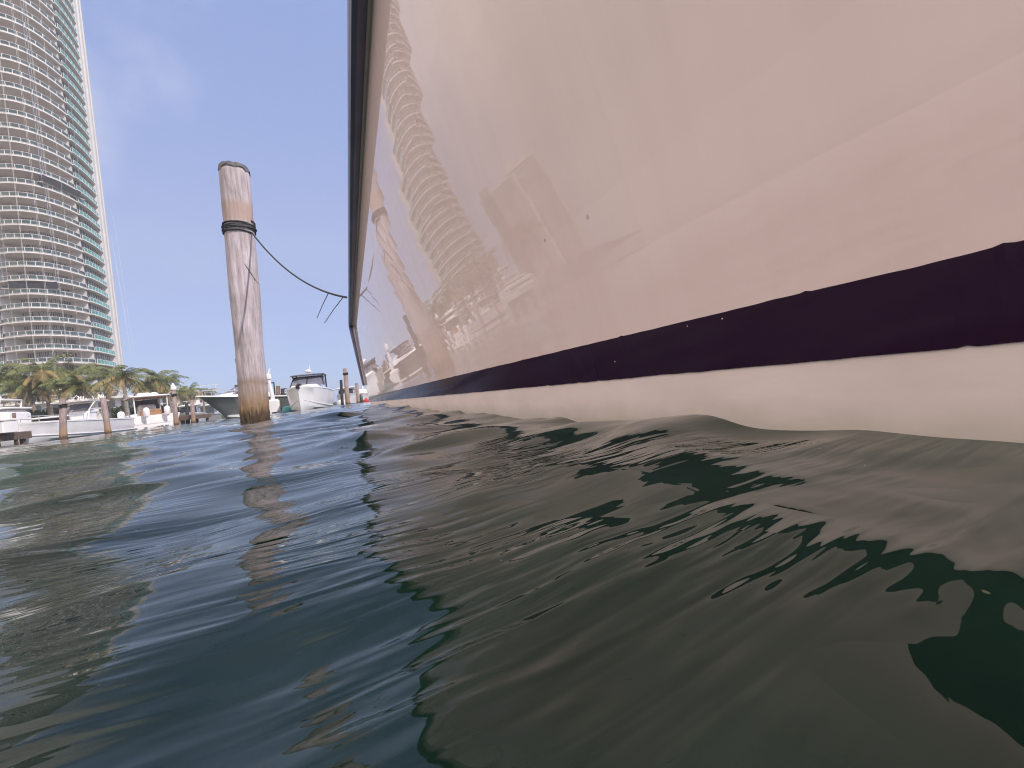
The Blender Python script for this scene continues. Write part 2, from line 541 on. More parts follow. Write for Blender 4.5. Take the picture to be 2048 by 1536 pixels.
# ------------------------------------------------------------------ the near boat
XH = 0.515            # hull side at camera height
ZR = 1.25 + HC        # rail height
BEAM_C = XH + 1.75    # centre line
def hull_x(z, y):
    # side of the hull: flares out over the water, less so towards the far end
    f = min(1.0, max(0.0, (y - 0.9) / 5.8))
    drop = 0.285 + (0.075 - 0.285) * f
    h = z - HC
    return XH - drop * (0.8 * h - 0.0298 * math.sin(5.712 * h))
def hit_hull(px, py):
    # where a picture ray meets the hull side: gives y and z on the side
    u, v = uv_of(px, py)
    d = FW + RT * (u / F_PX) + UPZ * (v / F_PX)
    lo, hi = 0.05, 40.0
    for _ in range(60):
        t = (lo + hi) / 2
        q = CAM + d * t
        if q.x < hull_x(min(q.z, ZR), q.y): lo = t
        else: hi = t
    return CAM + d * lo
def hull_mat():
    mt, n, l, p = new_mat('near_hull_gelcoat')
    p.inputs['Roughness'].default_value = 0.6
    p.inputs['Specular IOR Level'].default_value = 0.0
    p.inputs['Coat Weight'].default_value = 1.0
    p.inputs['Coat Roughness'].default_value = 0.012
    p.inputs['Coat IOR'].default_value = 1.6
    t = n.new('ShaderNodeTexCoord')
    nz = n.new('ShaderNodeTexNoise')
    nz.inputs['Scale'].default_value = 1.3
    nz.inputs['Detail'].default_value = 6
    l.new(t.outputs['Object'], nz.inputs['Vector'])
    r = n.new('ShaderNodeValToRGB')
    r.color_ramp.elements[0].position = 0.3
    r.color_ramp.elements[1].position = 0.7
    r.color_ramp.elements[0].color = (0.89, 0.68, 0.635, 1)
    r.color_ramp.elements[1].color = (0.92, 0.71, 0.66, 1)
    l.new(nz.outputs['Fac'], r.inputs['Fac'])
    # sparse grime specks
    vo = n.new('ShaderNodeTexVoronoi')
    vo.inputs['Scale'].default_value = 15
    vo.inputs['Randomness'].default_value = 1
    l.new(t.outputs['Object'], vo.inputs['Vector'])
    lt = n.new('ShaderNodeMapRange')
    lt.inputs[1].default_value = 0.045
    lt.inputs[2].default_value = 0.085
    lt.inputs[3].default_value = 1
    lt.inputs[4].default_value = 0
    l.new(vo.outputs['Distance'], lt.inputs[0])
    sep = n.new('ShaderNodeSeparateColor')
    l.new(vo.outputs['Color'], sep.inputs[0])
    gt = n.new('ShaderNodeMath')
    gt.operation = 'GREATER_THAN'
    gt.inputs[1].default_value = 0.86
    l.new(sep.outputs[0], gt.inputs[0])
    mu = n.new('ShaderNodeMath')
    mu.operation = 'MULTIPLY'
    l.new(lt.outputs[0], mu.inputs[0])
    l.new(gt.outputs[0], mu.inputs[1])
    mu2 = n.new('ShaderNodeMath')
    mu2.operation = 'MULTIPLY'
    mu2.inputs[1].default_value = 0.45
    l.new(mu.outputs[0], mu2.inputs[0])
    mx = n.new('ShaderNodeMix')
    mx.data_type = 'RGBA'
    mx.inputs[7].default_value = (0.22, 0.13, 0.12, 1)
    l.new(mu2.outputs[0], mx.inputs[0])
    # faint run marks down the side
    mpd = n.new('ShaderNodeMapping')
    mpd.inputs['Scale'].default_value = (1, 16, 0.9)
    l.new(t.outputs['Object'], mpd.inputs['Vector'])
    nd = n.new('ShaderNodeTexNoise')
    nd.inputs['Scale'].default_value = 1.0
    nd.inputs['Detail'].default_value = 6
    nd.inputs['Roughness'].default_value = 0.6
    l.new(mpd.outputs['Vector'], nd.inputs['Vector'])
    rd = n.new('ShaderNodeValToRGB')
    rd.color_ramp.elements[0].position = 0.38
    rd.color_ramp.elements[0].color = (0.90, 0.885, 0.86, 1)
    rd.color_ramp.elements[1].position = 0.58
    rd.color_ramp.elements[1].color = (1, 1, 1, 1)
    l.new(nd.outputs['Fac'], rd.inputs['Fac'])
    md = n.new('ShaderNodeMix')
    md.data_type = 'RGBA'
    md.blend_type = 'MULTIPLY'
    md.inputs[0].default_value = 0.3
    l.new(r.outputs['Color'], md.inputs[6])
    l.new(rd.outputs['Color'], md.inputs[7])
    l.new(md.outputs[2], mx.inputs[6])
    l.new(mx.outputs[2], p.inputs['Base Color'])
    # slightly wavy laminate
    nb = n.new('ShaderNodeTexNoise')
    nb.inputs['Scale'].default_value = 2.2
    nb.inputs['Detail'].default_value = 3
    l.new(t.outputs['Object'], nb.inputs['Vector'])
    b = n.new('ShaderNodeBump')
    b.inputs['Strength'].default_value = 1
    b.inputs['Distance'].default_value = 0.00018
    l.new(nb.outputs['Fac'], b.inputs['Height'])
    l.new(b.outputs['Normal'], p.inputs['Coat Normal'])
    return mt

def build_near_boat():
    boat = empty('moored_boat', (BEAM_C, 2, 0))
    tag(boat, 'huge cream boat hull with a black boot stripe looming over the water at close range', 'boat')
    inv = Vector((-BEAM_C, -2, 0))
    uk, vk = uv_of(708, 651)
    kink = CAM + (FW + RT * (uk / F_PX) + UPZ * (vk / F_PX)) * ((ZR - HC) * F_PX / vk)
    low = hit_hull(730, 770)
    wat = hit_hull(741, 806)
    def yend(z):
        if z >= low.z:
            f = (z - low.z) / (kink.z - low.z)
            return low.y + (kink.y - low.y) * f
        f = (z - wat.z) / (low.z - wat.z)
        return wat.y + (low.y - wat.y) * f
    YB = -4.5
    zr = ZR
    z_st1 = HC + 0.113 * XH * 1.0 / (math.cos(YAW))    # stripe top
    z_st0 = HC - 0.027 * XH / math.cos(YAW)
    Z_TOP, Z_BOT = z_st1, z_st0
    ncol = 60
    def cols(z):
        ye = yend(z)
        return [YB + (ye - YB) * (i / ncol) for i in range(ncol + 1)]
    def side(mb, zs, mirror=False, off=0.0):
        rows = []
        for z in zs:
            row = []
            for y in cols(z):
                x = hull_x(z, y) - off
                xx = 2 * BEAM_C - x if mirror else x
                row.append(Vector((xx, y, z)) + inv)
            rows.append(row)
        for a, b in zip(rows[:-1], rows[1:]):
            mb.ribbon(a, b)
        return rows
    mb = MB()
    zs = [Z_BOT + (zr - Z_BOT) * i / 12 for i in range(13)]
    ra = side(mb, zs)
    rb = side(mb, zs, True)
    for i in range(12):       # end faces
        mb.add([ra[i][-1], ra[i + 1][-1], rb[i + 1][-1], rb[i][-1]], [(0, 1, 2, 3)])
        mb.add([ra[i][0], ra[i + 1][0], rb[i + 1][0], rb[i][0]], [(0, 1, 2, 3)])
    hull = mb.build('hull', hull_mat(), boat, True)
    # bottom paint below the stripe
    mb = MB()
    zb = [-0.5, -0.3, -0.12, 0.0, 0.05, Z_BOT]
    ra = side(mb, zb)
    rb = side(mb, zb, True)
    for i in range(5):
        mb.add([ra[i][-1], ra[i + 1][-1], rb[i + 1][-1], rb[i][-1]], [(0, 1, 2, 3)])
        mb.add([ra[i][0], ra[i + 1][0], rb[i + 1][0], rb[i][0]], [(0, 1, 2, 3)])
    mb.ribbon(ra[0], rb[0])
    M['bottom'] = simple('cream_bottom_paint', (0.97, 0.79, 0.735), 0.55, 0.055, 14, bump=0.04, bscale=40, stretch=(1, 0.5, 1))
    nt = M['bottom'].node_tree
    pn = nt.nodes['Principled BSDF']
    src = pn.inputs['Base Color'].links[0].from_socket
    gz = nt.nodes.new('ShaderNodeNewGeometry')
    sz = nt.nodes.new('ShaderNodeSeparateXYZ')
    nt.links.new(gz.outputs['Position'], sz.inputs[0])
    ns = nt.nodes.new('ShaderNodeTexNoise')
    ns.inputs['Scale'].default_value = 14
    ns.inputs['Detail'].default_value = 6
    nt.links.new(gz.outputs['Position'], ns.inputs['Vector'])
    az_ = nt.nodes.new('ShaderNodeMath'); az_.operation = 'MULTIPLY_ADD'
    az_.inputs[1].default_value = 0.05
    nt.links.new(ns.outputs['Fac'], az_.inputs[0]); nt.links.new(sz.outputs['Z'], az_.inputs[2])
    rz_ = nt.nodes.new('ShaderNodeMapRange')
    rz_.inputs[1].default_value = 0.025; rz_.inputs[2].default_value = 0.065
    rz_.inputs[3].default_value = 0.55; rz_.inputs[4].default_value = 0.0
    nt.links.new(az_.outputs[0], rz_.inputs[0])
    mz = nt.nodes.new('ShaderNodeMix'); mz.data_type = 'RGBA'
    mz.inputs[7].default_value = (0.52, 0.45, 0.36, 1)
    nt.links.new(rz_.outputs[0], mz.inputs[0]); nt.links.new(src, mz.inputs[6])
    nt.links.new(mz.outputs[2], pn.inputs['Base Color'])
    bt = mb.build('bottom', M['bottom'], boat, True)
    # boot stripe, 2 mm proud, hand-cut edges
    rng = random.Random(3)
    mb = MB()
    ys = []
    y = YB
    ye = yend(Z_TOP)
    while y < ye:
        ys.append(y)
        y += 0.006 if -0.2 < y < 1.6 else (0.02 if y < 3 else 0.06)
    ys.append(ye)
    def jag(y, seed):
        a = mnoise.noise(Vector((y * 9, seed, 0))) * 0.0012 + mnoise.noise(Vector((y * 40, seed, 3))) * 0.0006
        c = mnoise.noise(Vector((y * 70, seed, 9)))
        return a + (0.0016 if c > 0.42 else 0)
    top = [Vector((hull_x(Z_TOP, y) - .0022, y, Z_TOP + jag(y, 1))) + inv for y in ys]
    bot = [Vector((hull_x(Z_BOT, y) - .0022, y, Z_BOT + jag(y, 5))) + inv for y in ys]
    topi = [q + Vector((.004, 0, 0)) for q in top]
    boti = [q + Vector((.004, 0, 0)) for q in bot]
    mb.ribbon(top, bot)
    mb.ribbon(topi, top)
    mb.ribbon(bot, boti)
    mst, n, l, p = new_mat('black_boot_stripe')
    p.inputs['Base Color'].default_value = (0.022, 0.004, 0.024, 1)
    p.inputs['Specular IOR Level'].default_value = 0.3
    p.inputs['Roughness'].default_value = 0.12
    t = n.new('ShaderNodeTexCoord')
    nz = n.new('ShaderNodeTexNoise')
    nz.inputs['Scale'].default_value = 4
    l.new(t.outputs['Object'], nz.inputs['Vector'])
    b = n.new('ShaderNodeBump')
    b.inputs['Strength'].default_value = 1
    b.inputs['Distance'].default_value = 0.0009
    l.new(nz.outputs['Fac'], b.inputs['Height'])
    l.new(b.outputs['Normal'], p.inputs['Normal'])
    mb.build('boot_stripe', mst, boat)
    # small white chips knocked out of the stripe
    for (px, py, s_) in ((1447, 637, .0012), (1377, 652, .0009), (1232, 723, .0012)):
        mb = MB()
        q = hit_hull(px, py) + Vector((-.0028, 0, 0)) + inv
        k = 7
        vv = [q + Vector((0, math.cos(2 * math.pi * i / k) * s_ * rng.uniform(.6, 1.3), math.sin(2 * math.pi * i / k) * s_ * rng.uniform(.6, 1.3))) for i in range(k)]
        mb.add(vv + [a + Vector((.0008, 0, 0)) for a in vv], [tuple(range(k))] + [(i, (i + 1) % k, k + (i + 1) % k, k + i) for i in range(k)])
        mb.build('paint_chip', M['cream'], boat)
    # deck
    mb = MB()
    de = yend(zr)
    xr = hull_x(zr, de)
    mb.slab([(xr - BEAM_C + .02, YB - 2), (BEAM_C - xr - .02, YB - 2), (BEAM_C - xr - .02, de - 2), (xr - BEAM_C + .02, de - 2)], zr + .002, zr + .05)
    mb.build('deck', M['deck'], boat)
    # pale moulded flange between hull and rail
    def sweep(prof, yz_path, m_, name):
        mb = MB()
        rows = []
        for (x0, y0, z0, nx, nz_) in yz_path:
            rows.append([Vector((x0 + a * nx[0] + b * nz_[0], y0 + a * nx[1] + b * nz_[1], z0 + a * nx[2] + b * nz_[2])) + inv for a, b in prof])
        k = len(prof)
        for r0, r1 in zip(rows[:-1], rows[1:]):
            for i in range(k):
                j = (i + 1) % k
                mb.add([r0[i], r0[j], r1[j], r1[i]], [(0, 1, 2, 3)])
        mb.add(rows[0], [tuple(range(k))])
        mb.add(rows[-1], [tuple(range(k))])
        return mb.build(name, m_, boat, True)
    out = Vector((-1, 0, 0))
    upv = Vector((0, 0, 1))
    path = []
    N = 40
    for i in range(N + 1):
        y = YB + (de - YB) * i / N
        path.append((hull_x(zr, y), y, zr, out, upv))
    # then down the raked end
    d = Vector((hull_x(low.z, low.y) - xr, low.y - de, low.z - zr)).normalized()
    nrm = Vector((0, -d.z, d.y)).normalized()
    if nrm.y < 0: nrm = -nrm
    for i in range(1, 13):
        f = i / 12
        q = Vector((xr, de, zr)).lerp(Vector((hull_x(low.z, low.y), low.y, low.z)), f)
        path.append((q.x, q.y, q.z, out * (1 - .45 * f), nrm * (1 - .4 * f)))
    M['rail'] = simple('navy_rub_rail', (0.15, 0.17, 0.28), 0.42, 0.2, 3, coat=0.2)
    M['flange'] = simple('pale_flange', (0.84, 0.72, 0.70), 0.35, 0.08, 2)
    fl = [(-.012, -.006), (.008, -.010), (.014, -.004), (.014, .03), (-.012, .03)]
    sweep(fl, path, M['flange'], 'flange')
    pr = [(.012, -.006), (.042, -.014), (.060, -.009), (.067, .006), (.067, .04), (.058, .052), (.012, .056)]
    sweep(pr, path, M['rail'], 'rub_rail')
    # cleat where the mooring line ends
    global CLEAT
    uu, vv_ = uv_of(699, 597)
    dray = FW + RT * (uu / F_PX) + UPZ * (vv_ / F_PX)
    tt = (zr + .03 - HC) / dray.z
    yc = (CAM + dray * tt).y
    CLEAT = Vector((hull_x(zr, yc) - .085, yc, zr + .045))
    mb = MB()
    c = CLEAT + inv + Vector((.16, 0, .05))
    mb.tube([c + Vector((0, -.09, .045)), c + Vector((0, .09, .045))], .012)
    for sg in (-.035, .035):
        mb.tube([c + Vector((0, sg, -.05)), c + Vector((0, sg, .045))], .011)
    mb.build('cleat', M['steel'], boat, True)
build_near_boat()

# ------------------------------------------------------------------ piles
def pile_mat(name, body, low_col, dark_top=False, hp=3.6):
    mt, n, l, p = new_mat(name)
    p.inputs['Roughness'].default_value = 0.85
    t = n.new('ShaderNodeTexCoord')
    mp_ = n.new('ShaderNodeMapping')
    mp_.inputs['Scale'].default_value = (9, 9, 0.7)
    l.new(t.outputs['Object'], mp_.inputs['Vector'])
    nz = n.new('ShaderNodeTexNoise')
    nz.inputs['Scale'].default_value = 3.0
    nz.inputs['Detail'].default_value = 7
    nz.inputs['Roughness'].default_value = 0.65
    l.new(mp_.outputs['Vector'], nz.inputs['Vector'])
    r = n.new('ShaderNodeValToRGB')
    e = r.color_ramp.elements
    e[0].position = 0.30
    e[0].color = (*[c * .50 for c in body], 1)
    e[1].position = 0.62
    e[1].color = (*body, 1)
    l.new(nz.outputs['Fac'], r.inputs['Fac'])
    nz2 = n.new('ShaderNodeTexNoise')
    nz2.inputs['Scale'].default_value = 2.0
    nz2.inputs['Detail'].default_value = 5
    l.new(t.outputs['Object'], nz2.inputs['Vector'])
    r2 = n.new('ShaderNodeValToRGB')
    r2.color_ramp.elements[0].position = 0.35
    r2.color_ramp.elements[0].color = (0.78, 0.72, 0.70, 1)
    r2.color_ramp.elements[1].position = 0.65
    r2.color_ramp.elements[1].color = (1.1, 1.06, 1.08, 1)
    l.new(nz2.outputs['Fac'], r2.inputs['Fac'])
    mx = n.new('ShaderNodeMix')
    mx.data_type = 'RGBA'
    mx.blend_type = 'MULTIPLY'
    mx.inputs[0].default_value = 1
    l.new(r.outputs['Color'], mx.inputs[6])
    l.new(r2.outputs['Color'], mx.inputs[7])
    # tide stain: brown towards the waterline, ragged
    sx = n.new('ShaderNodeSeparateXYZ')
    l.new(t.outputs['Object'], sx.inputs[0])
    ad = n.new('ShaderNodeMath')
    ad.operation = 'MULTIPLY_ADD'
    ad.inputs[1].default_value = 0.5
    l.new(nz.outputs['Fac'], ad.inputs[0])
    l.new(sx.outputs['Z'], ad.inputs[2])
    r3 = n.new('ShaderNodeMapRange')
    r3.inputs[1].default_value = 0.55
    r3.inputs[2].default_value = 1.0
    r3.inputs[3].default_value = 1
    r3.inputs[4].default_value = 0
    l.new(ad.outputs[0], r3.inputs[0])
    mx2 = n.new('ShaderNodeMix')
    mx2.data_type = 'RGBA'
    mx2.inputs[7].default_value = (*low_col, 1)
    l.new(r3.outputs[0], mx2.inputs[0])
    l.new(mx.outputs[2], mx2.inputs[6])
    r4 = n.new('ShaderNodeMapRange')          # the wet foot
    r4.inputs[1].default_value = 0.36
    r4.inputs[2].default_value = 0.50
    r4.inputs[3].default_value = 1
    r4.inputs[4].default_value = 0
    l.new(ad.outputs[0], r4.inputs[0])
    mx3 = n.new('ShaderNodeMix')
    mx3.data_type = 'RGBA'
    mx3.inputs[7].default_value = (*[c * .3 for c in low_col], 1)
    l.new(r4.outputs[0], mx3.inputs[0])
    l.new(mx2.outputs[2], mx3.inputs[6])
    last = mx3.outputs[2]
    if dark_top:                              # brown band where the line used to chafe
        for (z0, z1, col) in ((hp * .775, hp * .845, (0.44, 0.30, 0.24)), (.60, .66, (0.30, 0.20, 0.15))):
            a1 = n.new('ShaderNodeMath'); a1.operation = 'MULTIPLY_ADD'
            a1.inputs[1].default_value = 0.16
            l.new(nz2.outputs['Fac'], a1.inputs[0]); l.new(sx.outputs['Z'], a1.inputs[2])
            ra_ = n.new('ShaderNodeMapRange'); ra_.inputs[1].default_value = z0 + .05; ra_.inputs[2].default_value = z0 + .12
            rb_ = n.new('ShaderNodeMapRange'); rb_.inputs[1].default_value = z1 + .06; rb_.inputs[2].default_value = z1 + .16
            rb_.inputs[3].default_value = .75; rb_.inputs[4].default_value = 0
            l.new(a1.outputs[0], ra_.inputs[0]); l.new(a1.outputs[0], rb_.inputs[0])
            mm = n.new('ShaderNodeMath'); mm.operation = 'MULTIPLY'
            l.new(ra_.outputs[0], mm.inputs[0]); l.new(rb_.outputs[0], mm.inputs[1])
            mq = n.new('ShaderNodeMix'); mq.data_type = 'RGBA'
            mq.inputs[7].default_value = (*col, 1)
            l.new(mm.outputs[0], mq.inputs[0]); l.new(last, mq.inputs[6])
            last = mq.outputs[2]
    l.new(last, p.inputs['Base Color'])
    b = n.new('ShaderNodeBump')
    b.inputs['Strength'].default_value = 0.7
    b.inputs['Distance'].default_value = 0.02
    l.new(nz.outputs['Fac'], b.inputs['Height'])
    l.new(b.outputs['Normal'], p.inputs['Normal'])
    return mt

PILE_D = 6.8
pb = on_water(511, PILE_D)
pt_ = at(468, 338, PILE_D)
def build_main_pile():
    r0, r1 = 57 * PILE_D / F_PX / 2 * 0.86, 64 * PILE_D / F_PX / 2 * 0.80
    H = pt_.z
    pile = empty('mooring_pile', (pb.x, pb.y, 0))
    tag(pile, 'thick weathered mooring pile with dark rope wound round it, standing alone in the water', 'mooring pile')
    lean = (pt_ - pb)
    def centre(z):
        return Vector((lean.x * z / H, lean.y * z / H, z))
    def rad(z, an):
        f = z / H
        r = r0 + (r1 - r0) * f
        r *= 1 + .03 * math.sin(3 * f * 5 + 1) * .6
        p_ = Vector((math.cos(an) * 2, math.sin(an) * 2, z * .9))
        r += .012 * mnoise.noise(p_) + .006 * mnoise.noise(Vector((math.cos(an) * 5, math.sin(an) * 5, z * 2.5)))
        r += .0035 * mnoise.noise(Vector((math.cos(an) * 14, math.sin(an) * 14, z * 1.0)))
        if z < .42:   # eaten, shaggy foot
            k = (.42 - z) / .5
            r += k * .040 * mnoise.noise(Vector((math.cos(an) * 9, math.sin(an) * 9, z * 5))) + k * .026 * mnoise.noise(Vector((math.cos(an) * 22, math.sin(an) * 22, z * 9)))
            r -= .012 * k
        if f > .985: r -= .012
        return r
    n_, rows = 72, 170
    mb = MB()
    vv = []
    for i in range(rows + 1):
        z = -.6 + (H + .6) * i / rows
        c = centre(z)
        for k in range(n_):
            an = 2 * math.pi * k / n_
            zz = z
            if i >= rows - 1:
                zz += .025 * mnoise.noise(Vector((math.cos(an) * 2.5, math.sin(an) * 2.5, 4)))
            r = rad(z, an)
            vv.append((c.x + r * math.cos(an), c.y + r * math.sin(an), zz))
    ff = [(i * n_ + k, i * n_ + (k + 1) % n_, (i + 1) * n_ + (k + 1) % n_, (i + 1) * n_ + k) for i in range(rows) for k in range(n_)]
    mb.add(vv, ff)
    mb.add([vv[rows * n_ + k] for k in range(n_)], [tuple(range(n_))])
    mb.build('pile_shaft', pile_mat('main_pile_wood', (0.60, 0.525, 0.53), (0.30, 0.19, 0.11), True, H), pile, True)
    # the old torn sheet-metal cap edge left on the head
    mb = MB()
    a, b, a2, b2 = [], [], [], []
    for k in range(97):
        an = 2 * math.pi * k / 96
        r = rad(H * .97, an) + .006
        c = centre(H)
        z1 = H + .012 + .014 * mnoise.noise(Vector((math.cos(an) * 3, math.sin(an) * 3, 8)))
        z0 = H - .06 - .085 * mnoise.noise(Vector((math.cos(an) * 2.6, math.sin(an) * 2.6, 2))) - .02 * mnoise.noise(Vector((math.cos(an) * 8, math.sin(an) * 8, 2)))
        a.append((c.x + (r - .008) * math.cos(an), c.y + (r - .008) * math.sin(an), z1))
        b.append((c.x + r * math.cos(an), c.y + r * math.sin(an), z0))
    mb.ribbon(a, b)
    n2 = len(a) - 1
    mb.add(a[:n2], [tuple(range(n2))])
    mb.build('pile_cap', simple('old_cap', (0.20, 0.18, 0.185), 0.7, 0.3, 9, bump=.5, bscale=25), pile, True)
    # long weathering crack
    mb = MB()
    pts = []
    for i, (px, py) in enumerate(((486, 531), (494, 540), (500, 547), (504, 553), (510, 560), (517, 565))):
        u, v = uv_of(px, py)
        d = (FW + RT * (u / F_PX) + UPZ * (v / F_PX))
        q = CAM + d * PILE_D
        c = centre(q.z) + Vector((pb.x, pb.y, 0))
        # front point on the shaft along the view ray
        dn = Vector((d.x, d.y, 0)).normalized()
        off = Vector((q.x - c.x, q.y - c.y, 0))
        side_ = off - dn * off.dot(dn)
        rr = rad(q.z, math.atan2(-dn.y, -dn.x))
        back = math.sqrt(max(0.0, rr * rr - side_.length_squared))
        pts.append(c + side_ - dn * (back - .001) - Vector((pb.x, pb.y, 0)))
    mb.tube(pts, [.003, .006, .007, .007, .005, .003], 6)
    mb.build('crack', M['wood_dark'], pile, True)
    # ---- rope turns and mooring line: one rope
    zc = at(478, 459, PILE_D).z
    mb = MB()
    turns = 3
    pts = []
    dcam = -Vector((pb.x, pb.y, 0)).normalized()
    a0 = math.atan2(RT.y, RT.x) - R_(4)
    NS = 40
    for i in range(turns * NS + 1):
        f = i / NS
        an = a0 - 2 * math.pi * (turns - f) * 1.0
        z = zc + .105 - .072 * f + .014 * math.sin(an * 1.0 + 2) + .006 * mnoise.noise(Vector((i * .2, 0, 0)))
        c = centre(z) + Vector((pb.x, pb.y, 0))
        r = rad(z, an) + .014
        pts.append(Vector((c.x + r * math.cos(an), c.y + r * math.sin(an), z)))
    start = pts[-1]
    end = CLEAT
    sag = []
    NL = 40
    # hanging curve fitted to the photograph's sag
    for i in range(1, NL + 1):
        f = i / NL
        q = start.lerp(end, f)
        q.z -= SAG * 4 * f * (1 - f)
        sag.append(q)
    rope = empty('mooring_line', start)
    tag(rope, 'dark mooring line wound round the weathered pile and sagging across to the big hull', 'rope')
    m1 = MB(); m1.tube([q - start for q in pts], .0120, 8)
    # a second, thinner wrap riding over the first
    p2 = []
    for i in range(2 * NS + 1):
        f = i / NS
        an = a0 + 1.1 - 2 * math.pi * f
        z = zc + .055 - .055 * f + .03 * math.sin(an + .5)
        c = centre(z) + Vector((pb.x, pb.y, 0))
        r = rad(z, an) + .016 + .016 * min(1, f, 2 - f)
        p2.append(Vector((c.x + r * math.cos(an), c.y + r * math.sin(an), z)) - start)
    m1.tube(p2, .0105, 8)
    m1.build('rope_turns', M['rope'], rope, True)
    m2 = MB(); m2.tube([Vector((0, 0, 0))] + [q - start for q in sag], .0125, 8)
    m2.build('hanging_line', M['rope'], rope, True)
    # two thin frayed strands below the line
    for (f, px, py) in ((.87, 634, 636), (.985, 649, 646)):
        q = sag[int(f * NL) - 1]
        dep = (q - CAM).dot(FW)
        e = at(px, py, dep + .05)
        m3 = MB()
        m3.tube([q - start, q.lerp(e, .5) - start + Vector((0, 0, .01)), e - start], [.006, .005, .004], 5)
        m3.build('loose_strand', M['rope'], rope, True)
SAG = 0.22
build_main_pile()

def pile(px, depth, py_top, wpx, mat, name, label, cat='pile', group=None, px_top=None, cap=None, band=None, cone=False):
    b = on_water(px, depth)
    t = at(px_top if px_top is not None else px - (834 - py_top) * 0.1, py_top, depth)
    H = t.z
    r = wpx * depth / F_PX / 2 * math.cos(math.atan(abs(uv_of(px, 800)[0]) / F_PX))
    root = empty(name, (b.x, b.y, 0))
    tag(root, label, cat, group)
    mb = MB()
    lean = Vector((t.x - b.x, t.y - b.y, 0))
    vv, n_, rows = [], 18, 24
    sd_ = px * .37
    for i in range(rows + 1):
        z = -.8 + (H + .8) * i / rows
        for k in range(n_):
            an = 2 * math.pi * k / n_
            rr = r * (1.05 - .12 * max(0, z) / H) * (1 + .10 * mnoise.noise(Vector((math.cos(an) * 1.5, math.sin(an) * 1.5, z * 1.2 + sd_))))
            if z < .35: rr *= 1.06 + .08 * mnoise.noise(Vector((math.cos(an) * 4, math.sin(an) * 4, z * 5 + sd_)))
            vv.append((lean.x * z / H + rr * math.cos(an), lean.y * z / H + rr * math.sin(an), z))
    mb.add(vv, [(i * n_ + k, i * n_ + (k + 1) % n_, (i + 1) * n_ + (k + 1) % n_, (i + 1) * n_ + k) for i in range(rows) for k in range(n_)])
    mb.add([vv[rows * n_ + k] for k in range(n_)], [tuple(range(n_))])
    mb.build('pile_shaft', mat, root, True)
    if cone:
        mb = MB()
        mb.lathe([(r * 1.2, -.06), (r * 1.28, .02), (r * 1.22, .08), (r * .25, .40), (.005, .42)], (lean.x, lean.y, H), 18)
        mb.build('pile_cap', M['white'], root, True)
    if band:
        mb = MB()
        for q in range(3):
            z = H - band + q * .06
            pts = [(lean.x * z / H + r * 1.08 * math.cos(a_ * math.pi / 8), lean.y * z / H + r * 1.08 * math.sin(a_ * math.pi / 8), z + .02 * math.sin(a_)) for a_ in range(17)]
            mb.tube(pts, .028, 6, False)
        mb.build('rope_band', M['black'], root, True)
    return root
PM1 = pile_mat('far_pile_wood', (0.50, 0.385, 0.35), (0.36, 0.22, 0.13))
PM2 = pile_mat('far_pile_brown', (0.30, 0.20, 0.155), (0.20, 0.12, 0.075))
PM3 = pile_mat('far_pile_dark', (0.055, 0.055, 0.055), (0.05, 0.05, 0.04))
pile(127, 18.5, 797, 16, PM1, 'dock_pile', 'sunlit wooden pile with a rope near its head, before the long white boat', band=.42, px_top=125)
pile(217, 20.5, 795, 13, PM1, 'dock_pile', 'leaning wooden pile at the stern end of the long white boat', px_top=206)
pile(353, 27, 778, 10, PM1, 'dock_pile', 'tall wooden pile with a white cone cap beside the twin outboard boat', px_top=347, cone=True, band=.5)
pile(376, 34, 806, 8, PM3, 'dock_pile', 'short dark pile just right of the white capped pile', px_top=373)
pile(387, 33, 800, 9, PM1, 'dock_pile', 'pale wooden pile next to a short dark pile and the grey yacht bow', px_top=384)
pile(33, 19, 826, 8, PM2, 'dock_pile', 'slim brown pile at the end of the plank dock by the frame edge', px_top=28)
pile(496, 13, 717, 14, PM3, 'dock_pile', 'black pile almost hidden behind the rope wound mooring pile', px_top=476)
pile(559, 30, 772, 9, PM2, 'dock_pile', 'brown pile beside a black one, left of the bow-on white boat', px_top=556)
pile(568, 29, 777, 8, PM3, 'dock_pile', 'black pile touching a brown one, left of the bow-on white boat', px_top=565)
pile(696, 31, 737, 9, PM1, 'dock_pile', 'tall reddish pile with a dark band, right of the bow-on white boat', px_top=690, band=.5)
pile(685, 33, 760, 6, PM3, 'dock_pile', 'black pile just left of the tall reddish pile', px_top=682)
pile(717, 44, 766, 7, PM1, 'dock_pile', 'pale distant pile close to the low end of the big hull', px_top=713)
pile(707, 55, 782, 5, PM2, 'dock_pile', 'thin distant pile between the tall reddish pile and the pale one', px_top=705)

